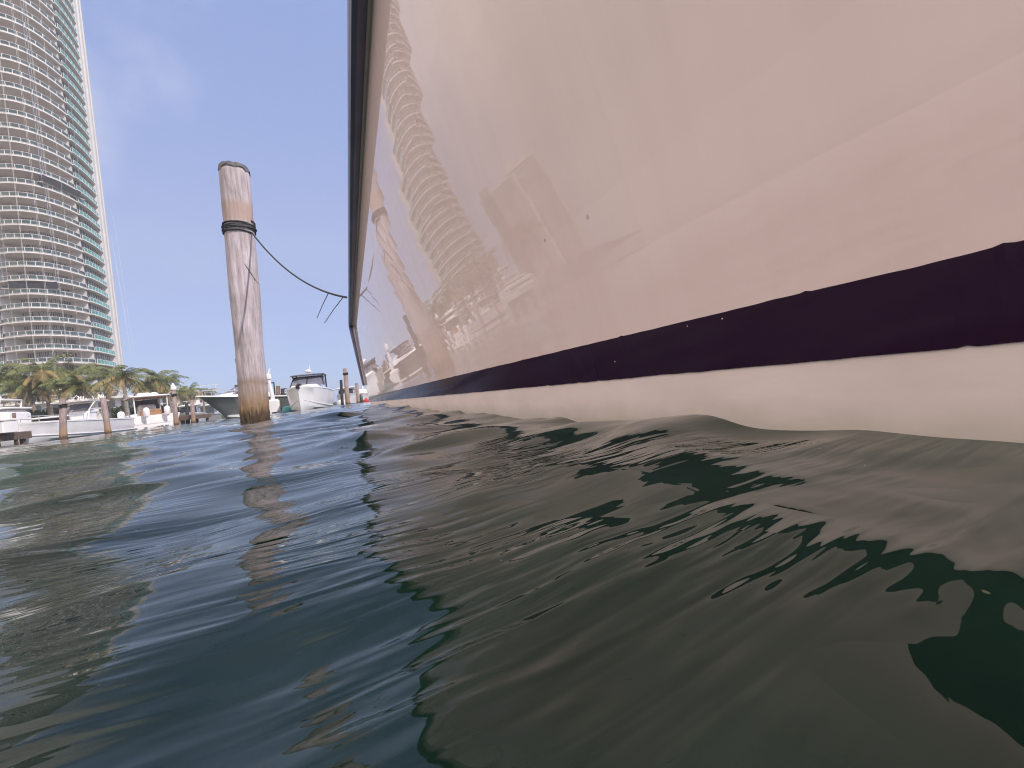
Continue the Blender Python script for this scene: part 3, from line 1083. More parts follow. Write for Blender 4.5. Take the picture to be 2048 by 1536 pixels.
# ------------------------------------------------------------------ boats
def boat_hull(L, B, H0, H1, rake=0.5, p=2.4, chine=.84):
    mb = MB()
    n_ = 22
    rows = []
    for i in range(n_ + 1):
        t = i / n_
        w_ = 1 - max(0, (t - .3) / .7) ** p
        sh = H0 + (H1 - H0) * t ** 1.6
        x = L * t
        q = t ** 4
        def P(xr_, y, z):
            return (x - rake * q * xr_ - L / 2, y, z)
        b = B / 2 * w_
        bc = B / 2 * chine * max(0, w_) ** 1.25
        pts = [P(1.25, 0, -.45 + .35 * t ** 5), P(1.05, bc * .96, .02 + .22 * t ** 3), P(.95, bc, .12 + .3 * t ** 3),
               P(.5, bc + (b - bc) * .55, .12 + (sh - .12) * .5 + .12 * t ** 3), P(.12, b * .985, sh - .10), P(.1, b * 1.015, sh - .085), P(0, b * 1.01, sh)]
        rows.append((pts, [(a, -c, d) for a, c, d in pts]))
    for side_ in (0, 1):
        k = len(rows[0][0])
        vv = [q for r_ in rows for q in r_[side_]]
        mb.add(vv, [(i * k + j, i * k + j + 1, (i + 1) * k + j + 1, (i + 1) * k + j) for i in range(n_) for j in range(k - 1)])
    a, b = rows[0]
    for j in range(len(a) - 1):
        mb.add([a[j], a[j + 1], b[j + 1], b[j]], [(0, 1, 2, 3)])
    return mb, rows

def boat_deck(rows, drop=.05, t0=0, t1=22):
    mb = MB()
    a = [(r[0][-1][0], r[0][-1][1] * .97, r[0][-1][2] - drop) for r in rows[t0:t1 + 1]]
    b = [(x, -y, z) for x, y, z in a]
    mb.ribbon(a, b)
    return mb

def rail_mb(rows, i0, i1, h=.55, step=3):
    mb = MB()
    for s_ in (1, -1):
        top = [Vector((rows[i][0][-1][0], s_ * rows[i][0][-1][1] * .95, rows[i][0][-1][2] + h)) for i in range(i0, i1 + 1)]
        mb.tube(top, .022, 6)
        for i in range(i0, i1 + 1, step):
            mb.tube([Vector((rows[i][0][-1][0], s_ * rows[i][0][-1][1] * .95, rows[i][0][-1][2])), top[i - i0]], .018, 6)
    return mb

def windscreen(x0, x1, w0, w1, z0, z1, wrap=.8):
    # raked wraparound glass: front pane plus sides; x0 foot, x1 head (aft)
    mb = MB()
    th = .03
    def ring(x, w_, z, back):
        return [Vector((x - back, w_, z)), Vector((x - .18, w_, z)), Vector((x, w_ * .55, z)), Vector((x, -w_ * .55, z)), Vector((x - .18, -w_, z)), Vector((x - back, -w_, z))]
    a, b = ring(x0, w0, z0, wrap), ring(x1, w1, z1, wrap * .7)
    mb.ribbon(a, b)
    a2 = [q * 1 - Vector((th, 0, 0)) for q in a]
    b2 = [q * 1 - Vector((th, 0, 0)) for q in b]
    mb.ribbon(a2, b2)
    mb.ribbon(b, b2)
    return mb, b

def hardtop(mb, xc, L, W, z, th=.09, b=.25):
    x, y = L / 2, W / 2
    def rg(i, zz):
        xx, yy = x - i, y - i
        return [(xc + xx, -yy + b, zz), (xc + xx, yy - b, zz), (xc + xx - b, yy, zz), (xc - xx + b, yy, zz), (xc - xx, yy - b, zz), (xc - xx, -yy + b, zz), (xc - xx + b, -yy, zz), (xc + xx - b, -yy, zz)]
    rs = [rg(.04, z - th), rg(0, z - th * .5), rg(.03, z - th * .1), rg(.3, z + th * .35)]
    vv = [q for r_ in rs for q in r_]
    ff = [(k * 8 + i, k * 8 + (i + 1) % 8, (k + 1) * 8 + (i + 1) % 8, (k + 1) * 8 + i) for k in range(3) for i in range(8)]
    ff += [tuple(range(7, -1, -1)), tuple(24 + i for i in range(8))]
    mb.add(vv, ff)

def outboard(parent, x, y, z, mat):
    mb = MB()
    prof = [(.05, 0), (.17, .03), (.21, .14), (.22, .42), (.20, .60), (.13, .70), (.02, .73)]
    mb.lathe(prof, (x, y, z), 14, 1.25, .9)
    o = mb.build('outboard_motor', mat, parent, True)
    mb = MB()
    mb.box((x + .02, y, z - .35), (.20, .12, .72))
    mb.box((x - .08, y, z - .72), (.34, .05, .05))
    mb.build('motor_leg', mat, o)
    return o

def place_boat(name, bow, fwd, L, label, cat='boat', group=None):
    c = bow - fwd * (L / 2)
    return tag(empty(name, (c.x, c.y, 0), math.atan2(fwd.y, fwd.x)), label, cat, group)

# -- long white centre-console boat, bow to the left
def boat_a():
    bow, stern = on_water(36, 19.5), on_water(226, 27.5)
    fwd = (bow - stern).normalized()
    L = (bow - stern).length
    b = place_boat('centre_console_boat', bow, fwd, L, 'long white open boat with a pipe framed T-top, behind two wooden piles')
    mb, rows = boat_hull(L, 2.5, .95, 1.12, .12, 3.4, .93)
    mb.build('hull', M['white'], b, True)
    boat_deck(rows, .12).build('deck', M['deck'], b)
    T_ = 0.9
    mb = MB()
    for s_ in (1, -1):
        mb.tube([Vector(r[0][2]) * 1 + Vector((0, .02, .02)) if s_ > 0 else Vector((r[0][2][0], -r[0][2][1] - .02, r[0][2][2] + .02)) for r in rows[:-1]], .035, 6)
    mb.build('spray_rail', M['white'], b, True)
    mb = MB()
    mb.rbox((-.3 - T_, 0, 1.25), (1.1, .9, 1.0), .15)
    mb.build('console', M['white'], b)
    ws, _ = windscreen(.55 - T_, .2 - T_, .5, .42, 1.72, 2.05, .5)
    ws.build('windscreen', M['smoke'], b)
    mb = MB()
    for s_ in (1, -1):
        mb.tube([(.55, s_ * .55, .9), (.35, s_ * .62, 1.7), (.1, s_ * .8, 2.18)], .035, 8)
        mb.tube([(-1.2, s_ * .55, .9), (-1.0, s_ * .62, 1.7), (-.8, s_ * .8, 2.18)], .035, 8)
        mb.tube([(.35, s_ * .62, 1.7), (-1.0, s_ * .62, 1.75)], .025, 8)
        mb.tube([(.9, s_ * .8, 2.22), (-1.5, s_ * .8, 2.22)], .035, 8)
        for k in range(3):
            mb.tube([(-1.5 + k * .25, s_ * .5, 2.25), (-1.65 + k * .25, s_ * .5, 2.65)], .025, 6)
    for x in (.9, .1, -.8, -1.5):
        mb.tube([(x, -.8, 2.22), (x, .8, 2.22)], .03, 8)
    mb.tube([(.2, .3, 2.25), (.25, .05, 2.62), (.2, -.3, 2.25)], .025, 8)
    mb.v = [(x - T_, y, z) for x, y, z in mb.v]
    mb.build('top_frame', M['white'], b, True)
    mb = MB()
    hardtop(mb, -.3 - T_, 2.5, 1.7, 2.3, .05)
    mb.build('top_canopy', M['cream'], b)
    mb = MB()
    for k in range(2):
        mb.rbox((-1.4 - T_, -.35 + .7 * k, 1.2), (.55, .55, .7), .1)
    mb.build('helm_seat', M['deck'], b)
    for y in (-.45, .45):
        outboard(b, -L / 2 - .25, y, .75, M['white'])
    rail_mb(rows, 14, 21, .3, 3).build('bow_rail', M['steel'], b, True)
    mb = MB()
    mb.lathe([(.03, 0), (.05, .01), (.05, .02), (.03, .03)], (0, 0, 0), 10)
    d_ = mb.build('drain_fitting', M['black'], b)
    q = rows[20][1][3]
    d_.location = (q[0], q[1] - .02, q[2] - .25)
    d_.rotation_euler = (R_(90), 0, 0)
boat_a()

# -- hardtop cruiser cut by the frame edge
def boat_b():
    fwd = camdir(-.75, -.35)
    bow = on_water(-150, 24)
    b = place_boat('cabin_cruiser', bow + fwd * 2.0, fwd, 10, 'white cabin cruiser with flybridge and radar dome, cut by the picture edge')
    b.location = on_water(-95, 27)
    mb, rows = boat_hull(10, 3.4, 1.3, 1.8, 1.2)
    mb.build('hull', M['white'], b, True)
    boat_deck(rows).build('deck', M['deck'], b)
    mb = MB()
    mb.rbox((-1.2, 0, 2.0), (4.6, 2.7, 1.1), .3)
    mb.build('cabin', M['white'], b)
    mb = MB()
    mb.rbox((-1.2, 0, 2.05), (4.3, 2.76, .45), .3)
    mb.build('cabin_window', M['darkglass'], b)
    mb = MB()
    hardtop(mb, -1.5, 4.2, 2.7, 2.72, .14)
    hardtop(mb, -1.8, 2.8, 2.4, 3.35, .1)
    mb.build('flybridge', M['white'], b)
    for x in (-3.0, -.7):
        for y in (-1.05, 1.05):
            mb = MB(); mb.tube([(x, y, 2.7), (x - .1, y, 3.3)], .05)
            mb.build('flybridge_post', M['white'], b)
    mb = MB()
    mb.lathe([(.05, 0), (.3, .05), (.33, .18), (.25, .3), (.02, .36)], (-2.3, 0, 3.38), 16)
    mb.build('radar_dome', M['white'], b, True)
    rail_mb(rows, 12, 21).build('bow_rail', M['steel'], b, True)
boat_b()

# -- small runabout behind the long boat
def boat_c():
    fwd = camdir(.45, -.5)
    b = place_boat('runabout', on_water(88, 31), fwd, 7, 'small white hardtop boat with dark windows, behind the bow of the long white boat')
    mb, rows = boat_hull(7, 2.5, 1.0, 1.35, .7)
    mb.build('hull', M['white'], b, True)
    boat_deck(rows).build('deck', M['deck'], b)
    mb = MB()
    mb.rbox((-.6, 0, 1.55), (2.4, 1.9, .7), .25)
    mb.build('cabin', M['darkglass'], b)
    mb = MB()
    hardtop(mb, -.6, 3.4, 2.3, 2.0, .12)
    mb.build('hardtop', M['white'], b)
    for x in (-2.0, .9):
        for y in (-.95, .95):
            mb = MB(); mb.tube([(x, y, 1.0), (x, y, 1.92)], .04)
            mb.build('hardtop_post', M['white'], b)
boat_c()

# -- twin-outboard sportfisher, stern to the camera
def boat_d():
    sp = on_water(316, 31)
    fwd = camdir(-.62, .80)
    fwd = Matrix.Rotation(R_(14), 3, 'Z') @ fwd
    b = place_boat('fishing_boat', sp + fwd * 8.5, fwd, 8.5, 'white hardtop fishing boat with outboards on its stern, left of the white capped pile')
    mb, rows = boat_hull(8.5, 2.9, 1.05, 1.5, .6)
    mb.build('hull', M['white'], b, True)
    boat_deck(rows, .35).build('deck', M['deck'], b)
    for y in (-.62, .62):
        outboard(b, -4.6, y, .95, M['white'])
    mb = MB()
    mb.rbox((-.4, 0, 1.45), (1.3, 1.1, 1.2), .15)
    mb.build('console', M['cream'], b)
    mb = MB()
    mb.rbox((-2.2, 0, 1.2), (.8, 1.3, .75), .12)
    mb.build('leaning_post', M['orange'], b)
    ws, _ = windscreen(.5, .15, .85, .75, 1.7, 2.5, .9)
    ws.build('windscreen', M['smoke'], b)
    mb = MB()
    hardtop(mb, -1.1, 3.9, 2.5, 2.72, .11)
    mb.build('hardtop', M['white'], b)
    mb = MB()
    hardtop(mb, -1.1, 3.7, 2.35, 2.615, .03)
    mb.build('hardtop_lining', M['orange'], b)
    for x in (-2.6, .3):
        for y in (-1.0, 1.0):
            mb = MB(); mb.tube([(x, y, .9), (x - .12, y * 1.02, 2.62)], .045)
            mb.build('hardtop_post', M['white'], b)
    mb = MB()
    mb.rbox((-.6, .1, 2.92), (.8, .9, .32), .12)
    mb.lathe([(.05, 0), (.28, .04), (.3, .16), (.2, .26), (.02, .3)], (-1.0, -.5, 2.78), 14)
    mb.build('radar_dome', M['white'], b, True)
    for s_ in (1, -1):
        mb = MB(); mb.tube([(-1.6, s_ * 1.25, 2.75), (-3.2, s_ * 2.0, 3.5), (-4.2, s_ * 2.5, 3.9)], [.03, .025, .012])
        mb.build('outrigger', M['steel'], b)
boat_d()

# -- grey express yacht, bow to the left, partly behind the main pile
def boat_g():
    bow = on_water(399, 24)
    fwd = camdir(-.20, -.98)
    fwd = (RT * -.36 + FW * -.93).normalized()
    L = 5.6
    b = place_boat('express_yacht', bow, fwd, L, 'grey hulled yacht with a white deck, left of the rope wound pile')
    mb, rows = boat_hull(L, 2.6, 1.2, 1.66, 1.5, 2.0, .66)
    mb.build('hull', M['grey_hull'], b, True)
    boat_deck(rows, -.02).build('deck', M['white'], b)
    mb = MB()
    for s_ in (1, -1):
        mb.tube([(r[0][6][0], s_ * (r[0][6][1] + .01), r[0][6][2] - .01) for r in rows], .05, 8)
    mb.build('gunwale', M['white'], b, True)
    mb = MB()          # pale boot line along the chine
    for s_ in (1, -1):
        a = [(r[0][1][0], s_ * (r[0][1][1] + .015), r[0][1][2] - .02) for r in rows[:-2]]
        c = [(r[0][2][0], s_ * (r[0][2][1] + .02), r[0][2][2] + .07) for r in rows[:-2]]
        mb.ribbon(a, c)
    mb.build('boot_line', M['white'], b)
    mb = MB()
    mb.rbox((-.2, 0, 1.52), (2.8, 1.7, .42), .2)
    mb.build('coachroof', M['white'], b)
    ws, top = windscreen(1.1, .1, .85, .75, 1.66, 2.2, 1.7)
    ws.build('windscreen', M['smoke'], b)
    mb = MB()
    mb.tube([q + Vector((0, 0, .02)) for q in top], .035, 6)
    mb.tube([(-1.7, .95, 1.4), (-1.8, .85, 2.25), (-1.8, -.85, 2.25), (-1.7, -.95, 1.4)], .05, 8)
    mb.build('windscreen_frame', M['black'], b, True)
    mb = MB()
    hardtop(mb, -.9, 2.0, 1.6, 2.32, .07)
    mb.build('hardtop', M['grey_hull'], b)
    rail_mb(rows, 11, 21, .38, 2).build('bow_rail', M['steel'], b, True)
    for q0, q1 in (((-.2, .9, 2.0), (-.9, 1.0, 3.1)), ((-1.8, -.8, 2.4), (-2.1, -.8, 3.6))):
        mb = MB(); mb.tube([q0, q1], [.02, .008], 6)
        mb.build('antenna', M['white'], b)
    mb = MB()
    mb.lathe([(.02, 0), (.08, .02), (.09, .08), (.05, .14), (.01, .16)], (.75, .5, 1.82), 12)
    mb.build('search_light', M['steel'], b, True)
boat_g()

# -- white express boat seen bow-on
def boat_h():
    bow = on_water(601, 22.5)
    fwd = (RT * .33 + FW * -.94).normalized()
    L = 6.6
    b = place_boat('express_boat', bow, fwd, L, 'white motor boat seen bow-on with a black framed windscreen and hardtop')
    mb, rows = boat_hull(L, 2.5, 1.3, 1.46, .16, 3.0, .86)
    mb.build('hull', M['white'], b, True)
    boat_deck(rows, .0).build('deck', M['white'], b)
    mb = MB()
    for s_ in (1, -1):
        mb.tube([(r[0][2][0], s_ * (r[0][2][1] + .015), r[0][2][2] + .03 + .28 * (i / 22) ** 4) for i, r in enumerate(rows[:-1])], .04, 6)
    mb.build('spray_rail', M['deck'], b, True)
    mb = MB()
    mb.rbox((.2, 0, 1.46), (2.6, 1.8, .3), .25)
    mb.build('coachroof', M['white'], b)
    ws, top = windscreen(.2, -.55, 1.0, .86, 1.58, 2.2, 1.5)
    ws.build('windscreen', M['smoke'], b)
    mb = MB()
    mb.tube([q + Vector((0, 0, .02)) for q in top], .04, 6)
    for q0, q1 in (((.2 - .18, 1.01, 1.58), (-.55 - .18, .87, 2.22)), ((.2, .0, 1.6), (-.55, 0, 2.22)), ((.2 - .18, -1.01, 1.58), (-.55 - .18, -.87, 2.22))):
        mb.tube([q0, q1], .03, 6)
    mb.build('windscreen_frame', M['black'], b, True)
    mb = MB()
    hardtop(mb, -1.3, 2.2, 2.1, 2.40, .10, .35)
    mb.build('hardtop', M['smoke'], b)
    for y in (-.92, .92):
        for pts_, r_ in (([(-.5, y * .93, 2.15), (-.7, y, 2.34)], .04), ([(-2.2, y, 1.25), (-2.1, y, 2.34)], .05)):
            mb = MB(); mb.tube(pts_, r_)
            mb.build('hardtop_post', M['black'], b)
    mb = MB()
    mb.lathe([(.05, 0), (.20, .03), (.22, .12), (.14, .2), (.02, .24)], (-1.2, 0, 2.54), 14)
    mb.tube([(-1.2, .1, 2.6), (-1.25, .1, 3.05)], .02, 6)
    mb.build('radar_dome', M['white'], b, True)
    mb = MB()
    mb.rbox((L / 2 - .55, 0, 1.56), (.5, .2, .12), .04)
    mb.box((L / 2 + .02, 0, 1.4), (.12, .2, .22))
    mb.build('anchor_roller', M['black'], b)
    mb = MB()
    mb.tube([(1.6, -.85, 1.42), (1.65, -.98, 1.5), (1.6, -1.1, 1.3)], .03, 6)
    mb.build('bow_cleat', M['black'], b)
boat_h()

# -- small far boats, each its own build size
def far_boat(px, depth, L, B, H, fwd, label, name, top=True, mat='white', sail=False):
    b = place_boat(name, on_water(px, depth), fwd, L, label)
    mb, rows = boat_hull(L, B, H, H * 1.25, .5)
    mb.build('hull', M[mat], b, True)
    boat_deck(rows).build('deck', M['deck'], b)
    mb = MB()
    mb.rbox((-.2, 0, H * 1.1 + .35), (L * .4, B * .62, .75), .2)
    mb.build('cabin', M['darkglass'] if top else M['white'], b)
    if top:
        mb = MB()
        hardtop(mb, -.3, L * .5, B * .8, H * 1.1 + .95, .12)
        mb.build('hardtop', M['white'], b)
        for x in (-L * .2, L * .12):
            for y in (-.3, .3):
                mb = MB(); mb.tube([(x, y * B, H * 1.0), (x, y * B, H * 1.1 + .9)], .04)
                mb.build('hardtop_post', M['white'], b)
    if sail:
        mb = MB()
        mb.tube([(.3, 0, H), (.3, 0, H + 6.0)], [.09, .06], 8)
        mb.tube([(.2, 0, H + 1.2), (-2.6, 0, H + 1.25)], .07, 8)
        mb.build('mast', M['white'], b)
    return b
far_boat(372, 40, 6.0, 2.3, .95, camdir(.5, -.8), 'small flat roofed white boat between the white capped pile and the grey yacht', 'open_boat')
far_boat(552, 38, 6.5, 2.4, 1.0, camdir(.3, -.9), 'white boat mostly hidden behind the brown and black piles', 'open_boat')
far_boat(684, 46, 8, 2.8, 1.1, camdir(.2, -1), 'distant white boat behind the black pile and tall reddish pile', 'open_boat')
far_boat(702, 62, 8, 2.9, 1.2, camdir(-.4, -1), 'farthest white boat, right of the tall reddish pile', 'open_boat', top=False)
far_boat(727, 50, 8, 2.6, 1.0, camdir(.35, -1), 'distant white sailing boat with a bare mast close to the end of the big hull', 'sailing_boat', top=False, sail=True)

# white davit post with a lamp head right of the main pile
dv = on_water(549, 26)
dav = tag(empty('davit_post', (dv.x, dv.y, 0)), 'slim white davit post standing right behind the rope wound pile', 'davit')
mb = MB(); mb.tube([(0, 0, -.6), (0, 0, 1.2), (-.1, 0, 2.4)], [.14, .13, .09], 10); mb.build('post', M['white'], dav, True)
mb = MB(); mb.rbox((-.1, 0, 2.55), (.34, .34, .34), .08); mb.tube([(-.1, 0, 2.7), (0, 0, 2.95), (.05, 0, 3.1)], [.05, .05, .03]); mb.build('davit_head', M['white'], dav)
mb = MB(); mb.rbox((0, 0, .55), (.75, .6, .85), .12); mb.build('base_box', M['white'], dav)
q = on_water(577, 25.5)
mb = MB(); mb.lathe([(.05, 0), (.32, .06), (.36, .2), (.33, .44), (.1, .52)], (0, 0, -.1), 14); tq = mb.build('float_drum', M['teal'], None, True)
tq.location = q
tag(tq, 'turquoise float drum in the water under the black pile', 'float')
q = on_water(733, 40)
mb = MB(); mb.lathe([(.03, 0), (.25, .08), (.32, .25), (.27, .42), (.09, .52), (.07, .62)], (0, 0, -.14), 16); rb_ = mb.build('marker_buoy', M['red'], None, True)
rb_.location = q
tag(rb_, 'red buoy floating at the low end of the big hull', 'buoy')
q = on_water(683, 40)
mb = MB(); mb.lathe([(.04, 0), (.36, .1), (.45, .35), (.36, .62), (.05, .75)], (0, 0, -.15), 16); wb_ = mb.build('marker_buoy', M['white'], None, True)
wb_.location = q
tag(wb_, 'round white buoy beside the black pile, right of the bow-on boat', 'buoy')

# ------------------------------------------------------------------ shore, seawall, docks
def P2(px, depth):
    q = on_water(px, depth)
    return (q.x, q.y)
def C2(r, f):
    q = RT * r + FW * f
    return (q.x, q.y)
shore_line = [C2(-80, 30), C2(-58, 24), C2(-47, 28), P2(120, 36), P2(300, 46), P2(400, 70), P2(440, 96)]
back = [C2(-60, 190), C2(-420, 320), C2(-420, 120)]
mb = MB()
mb.slab(shore_line + back, -1.0, 1.15)
land = mb.build('shore_ground', M['grass'])
tag(land, kind='structure')
mb = MB()
for (a, b) in zip(shore_line[:-1], shore_line[1:]):
    A, B = Vector((*a, 0)), Vector((*b, 0))
    d = B - A
    nrm = Vector((d.y, -d.x, 0)).normalized()
    c = (A + B) / 2 + nrm * .16
    mb.box((c.x, c.y, .2), (d.length + .2, .3, 2.2), math.atan2(d.y, d.x))
    c2 = (A + B) / 2 + nrm * .1
    mb.box((c2.x, c2.y, 1.36), (d.length + .2, .6, .14), math.atan2(d.y, d.x))
sw = mb.build('seawall', M['conc'])
tag(sw, 'pale concrete seawall running along the shore behind the moored boats', 'seawall')

def dock(a, b, width, z, name, label, mats=('plank', 'wood_brown'), th=.16):
    A, B = Vector((*a, 0)), Vector((*b, 0))
    d = B - A
    L = d.length
    root = tag(empty(name, (A + B) / 2, math.atan2(d.y, d.x)), label, 'dock')
    mb = MB()
    n_ = int(L / .2)
    for i in range(n_):
        mb.box((-L / 2 + (i + .5) * L / n_, 0, z), (L / n_ - .015, width, .05))
    mb.build('planks', M[mats[0]], root)
    mb = MB()
    for s_ in (1, -1):
        mb.box((0, s_ * (width / 2 - .05), z - .03 - th), (L, .08, th * 2))
    for s_ in (1, -1):
        mb.box((s_ * (L / 2 - .05), 0, z - .03 - th), (.08, width - .2, th * 2))
    mb.build('fascia', M[mats[1]], root)
    for i in range(max(2, int(L / 3))):
        for s_ in (1, -1):
            x = -L / 2 + .3 + i * (L - .6) / max(1, int(L / 3) - 1)
            mb = MB()
            mb.tube([(x, s_ * (width / 2 - .2), -.8), (x, s_ * (width / 2 - .2), z - .04)], .11, 10)
            mb.build('dock_support', M[mats[1]], root, True)
    return root
dock(P2(-60, 17.2), P2(30, 19.6), 1.3, .62, 'plank_dock', 'brown plank dock at the picture edge, left of the long white boat')
dock(P2(232, 28), P2(338, 31), 1.1, .36, 'floating_dock', 'low pale floating dock under the outboards of the fishing boat', ('deck', 'white'), .10)
dock(P2(300, 33), P2(350, 36), 2.0, .85, 'plank_dock', 'dark sided plank dock beside the white capped pile', ('plank', 'wood_dark'), .22)
dock(P2(375, 33), P2(408, 36), 1.2, .7, 'plank_dock', 'short plank dock between the pale pile and the grey yacht bow')
# dock box on the left dock
q = on_water(8, 18.2)
db = tag(empty('dock_box', (q.x, q.y, .645), math.atan2(RT.y, RT.x)), 'white dock box standing on the brown plank dock', 'dock box')
mb = MB(); mb.rbox((0, 0, .28), (.9, .6, .56), .05); mb.build('box_body', M['white'], db)
mb = MB(); mb.rbox((0, 0, .60), (.96, .66, .09), .03); mb.build('lid', M['cream'], db)

# ------------------------------------------------------------------ tower
P0 = Vector((-96, 90))
TT = Vector((.682, .731)); VV = Vector((-.731, .682))    # camera frame (right, forward)
A_, B_ = 11.4, 27.0
def cam2w(r, f): return RT * r + FW * f
ctr = P0 + TT * (-6.4) + VV * 22.0
cw = cam2w(ctr.x, ctr.y)
tw = cam2w(TT.x, TT.y)
FH = 2.93
NF = 50
tower = tag(empty('apartment_tower', (cw.x, cw.y, 1.0), math.atan2(tw.y, tw.x)),
            'tall white apartment tower with curved balconies and teal glass railings above the palms', 'tower')
# local: x to the right as seen, -y towards the viewer
def ell(th, off=0.0, z=0.0):
    x, y = A_ * math.sin(th), -B_ * math.cos(th)
    nx, ny = x / A_ ** 2, y / B_ ** 2
    k = math.hypot(nx, ny)
    return Vector((x + off * nx / k, y + off * ny / k, z))
TH_B = R_(34.5)           # edge of the big balcony
TH_P = R_(58)             # first white pier
def arc(t0, t1, n, off, z):
    return [ell(t0 + (t1 - t0) * i / n, off, z) for i in range(n + 1)]
def band(mb, t0, t1, n, o0, o1, z0, z1):
    a, b = arc(t0, t1, n, o1, z0), arc(t0, t1, n, o1, z1)
    c, d = arc(t0, t1, n, o0, z0), arc(t0, t1, n, o0, z1)
    mb.ribbon(a, b); mb.ribbon(b, d); mb.ribbon(d, c); mb.ribbon(c, a)
    for k in (0, -1):
        mb.add([a[k], b[k], d[k], c[k]], [(0, 1, 2, 3)])
rngt = random.Random(5)
def floor_parts():
    parts = []
    # slab edge (white) : thin proud band right round + slab with soffit
    mb = MB()
    band(mb, -TH_B, TH_B, 40, -.25, 0.0, -.12, .13)
    for s_ in (1, -1):
        band(mb, s_ * TH_B, s_ * TH_P, 14, -.25, .35, -.12, .13)
    parts.append(('floor_edge', mb, M['stucco']))
    mb = MB()
    poly = [ell(t, -.26) for t in [R_(-88) + R_(176) * i / 90 for i in range(91)]]
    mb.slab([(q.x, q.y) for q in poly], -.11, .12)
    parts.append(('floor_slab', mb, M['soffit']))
    # railing: white rails and posts
    mb = MB()
    band(mb, -TH_B, TH_B, 40, -.14, -.06, 1.03, 1.10)
    band(mb, -TH_B, TH_B, 40, -.13, -.07, .24, .30)
    n_ = 11
    for i in range(n_ + 1):
        q = ell(-TH_B + 2 * TH_B * i / n_, -.10)
        mb.box((q.x, q.y, .6), (.09, .09, .9), math.atan2(q.y, q.x))
    for s_ in (1, -1):
        band(mb, s_ * TH_B, s_ * TH_P, 14, .21, .29, 1.02, 1.12)
        for i in range(8):
            q = ell(s_ * (TH_B + (TH_P - TH_B) * i / 7), .25)
            mb.box((q.x, q.y, .6), (.09, .09, .9))
    parts.append(('balcony_railing', mb, M['stucco']))
    return parts
def recess_parts(seed):
    # recessed window wall behind the big balcony: sliding doors with solid stretches between them
    rg = random.Random(seed)
    n_ = 26
    t0, dt = -TH_B * .98, 2 * TH_B * .98 / 26
    solid = set(rg.sample(range(n_), 8))
    mb, mull = MB(), MB()
    mb.ribbon(arc(t0, -t0, n_, -3.3, .14), arc(t0, -t0, n_, -3.3, FH - .14))
    for i in range(n_ + 1):
        q = ell(t0 + i * dt, -3.26)
        mull.box((q.x, q.y, FH / 2), (.06, .05, FH - .34))
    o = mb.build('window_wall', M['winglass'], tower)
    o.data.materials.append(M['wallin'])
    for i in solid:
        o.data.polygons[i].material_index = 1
    mull.build('window_mullion', M['stucco'], o)
    return o
def bay_parts(s_):
    # bay beside the balcony: close to its railing, fully glazed
    mb, mull = MB(), MB()
    mb.ribbon(arc(s_ * TH_B, s_ * TH_P, 14, -.75, .14), arc(s_ * TH_B, s_ * TH_P, 14, -.75, FH - .14))
    for i in range(9):
        q = ell(s_ * (TH_B + (TH_P - TH_B) * i / 8), -.70)
        mull.box((q.x, q.y, FH / 2), (.11, .11, FH - .34))
    o = mb.build('bay_window', M['winglass'], tower)
    mull.build('window_mullion', M['stucco'], o)
    return o
def rail_glass():
    mb = MB(); band(mb, -TH_B, TH_B, 40, -.115, -.085, .30, 1.02)
    ms = []
    for s_ in (1, -1):
        m2 = MB()
        band(m2, s_ * TH_B, s_ * TH_P, 14, .235, .265, .16, 1.02)
        ms.append(m2)
    return mb, ms
proto = {}
def inst(o, z, parent=None):
    c = o.copy(); COL.objects.link(c); c.parent = parent
    c.location = (0, 0, z)
    return c
zb0 = .6
base_objs = [mb.build(nm, mt, tower) for nm, mb, mt in floor_parts()]
g1, g2 = rail_glass()
g1.build('rail_glass', M['railglass'], base_objs[2])
for g in g2:
    g.build('bay_glass', M['bayglass'], base_objs[2])
base_objs += [bay_parts(1), bay_parts(-1)]
recess = [recess_parts(sd_) for sd_ in (1, 2, 3, 4)]
for o in base_objs: o.location.z = zb0
for k in range(4): recess[k].location.z = zb0 + FH * k
for k in range(1, NF):
    z = zb0 + FH * k
    for o in base_objs:
        c = inst(o, z, tower)
        for ch in o.children:
            inst(ch, 0, c)
    if k >= 4:
        o = recess[rngt.randrange(4)]
        c = inst(o, z, tower)
        for ch in o.children:
            inst(ch, 0, c)
ztop = zb0 + FH * NF
for s_ in (1, -1):
    for (d0, d1) in ((58, 62), (66.5, 72), (77, 82.5), (87, 91)):
        mb = MB()
        band(mb, s_ * R_(d0), s_ * R_(d1), 5, -2.2, .34, -1.5, ztop + 1)
        mb.build('pier', M['stucco'], tower)
for s_ in (1, -1):
    mb = MB()
    q0, q1 = ell(s_ * TH_B, -3.4), ell(s_ * TH_B, -.3)
    d = q1 - q0
    mb.box(((q0 + q1) / 2 + Vector((0, 0, ztop / 2))), (d.length, .16, ztop), math.atan2(d.y, d.x))
    mb.build('party_wall', M['stucco'], tower)
    for (d0, d1) in ((62, 66.5), (72, 77), (82.5, 87)):
        mb, mull = MB(), MB()
        mb.ribbon(arc(s_ * R_(d0), s_ * R_(d1), 4, .0, .14), arc(s_ * R_(d0), s_ * R_(d1), 4, .0, ztop))
        for k in range(NF + 1):
            band(mull, s_ * R_(d0), s_ * R_(d1), 4, -.1, .05, zb0 + FH * k - .12, zb0 + FH * k + .12)
        q = ell(s_ * R_((d0 + d1) / 2), .03)
        mull.box((q.x, q.y, ztop / 2), (.10, .10, ztop))
        o = mb.build('window_strip', M['winglass'], tower)
        mull.build('glazing_bar', M['stucco'], o)
mb = MB()
poly = [ell(R_(-91) + R_(182) * i / 90, -2.6) for i in range(91)]
mb.slab([(q.x, q.y) for q in poly], ztop, ztop + 2.2)
mb.build('roof', M['stucco'], tower)
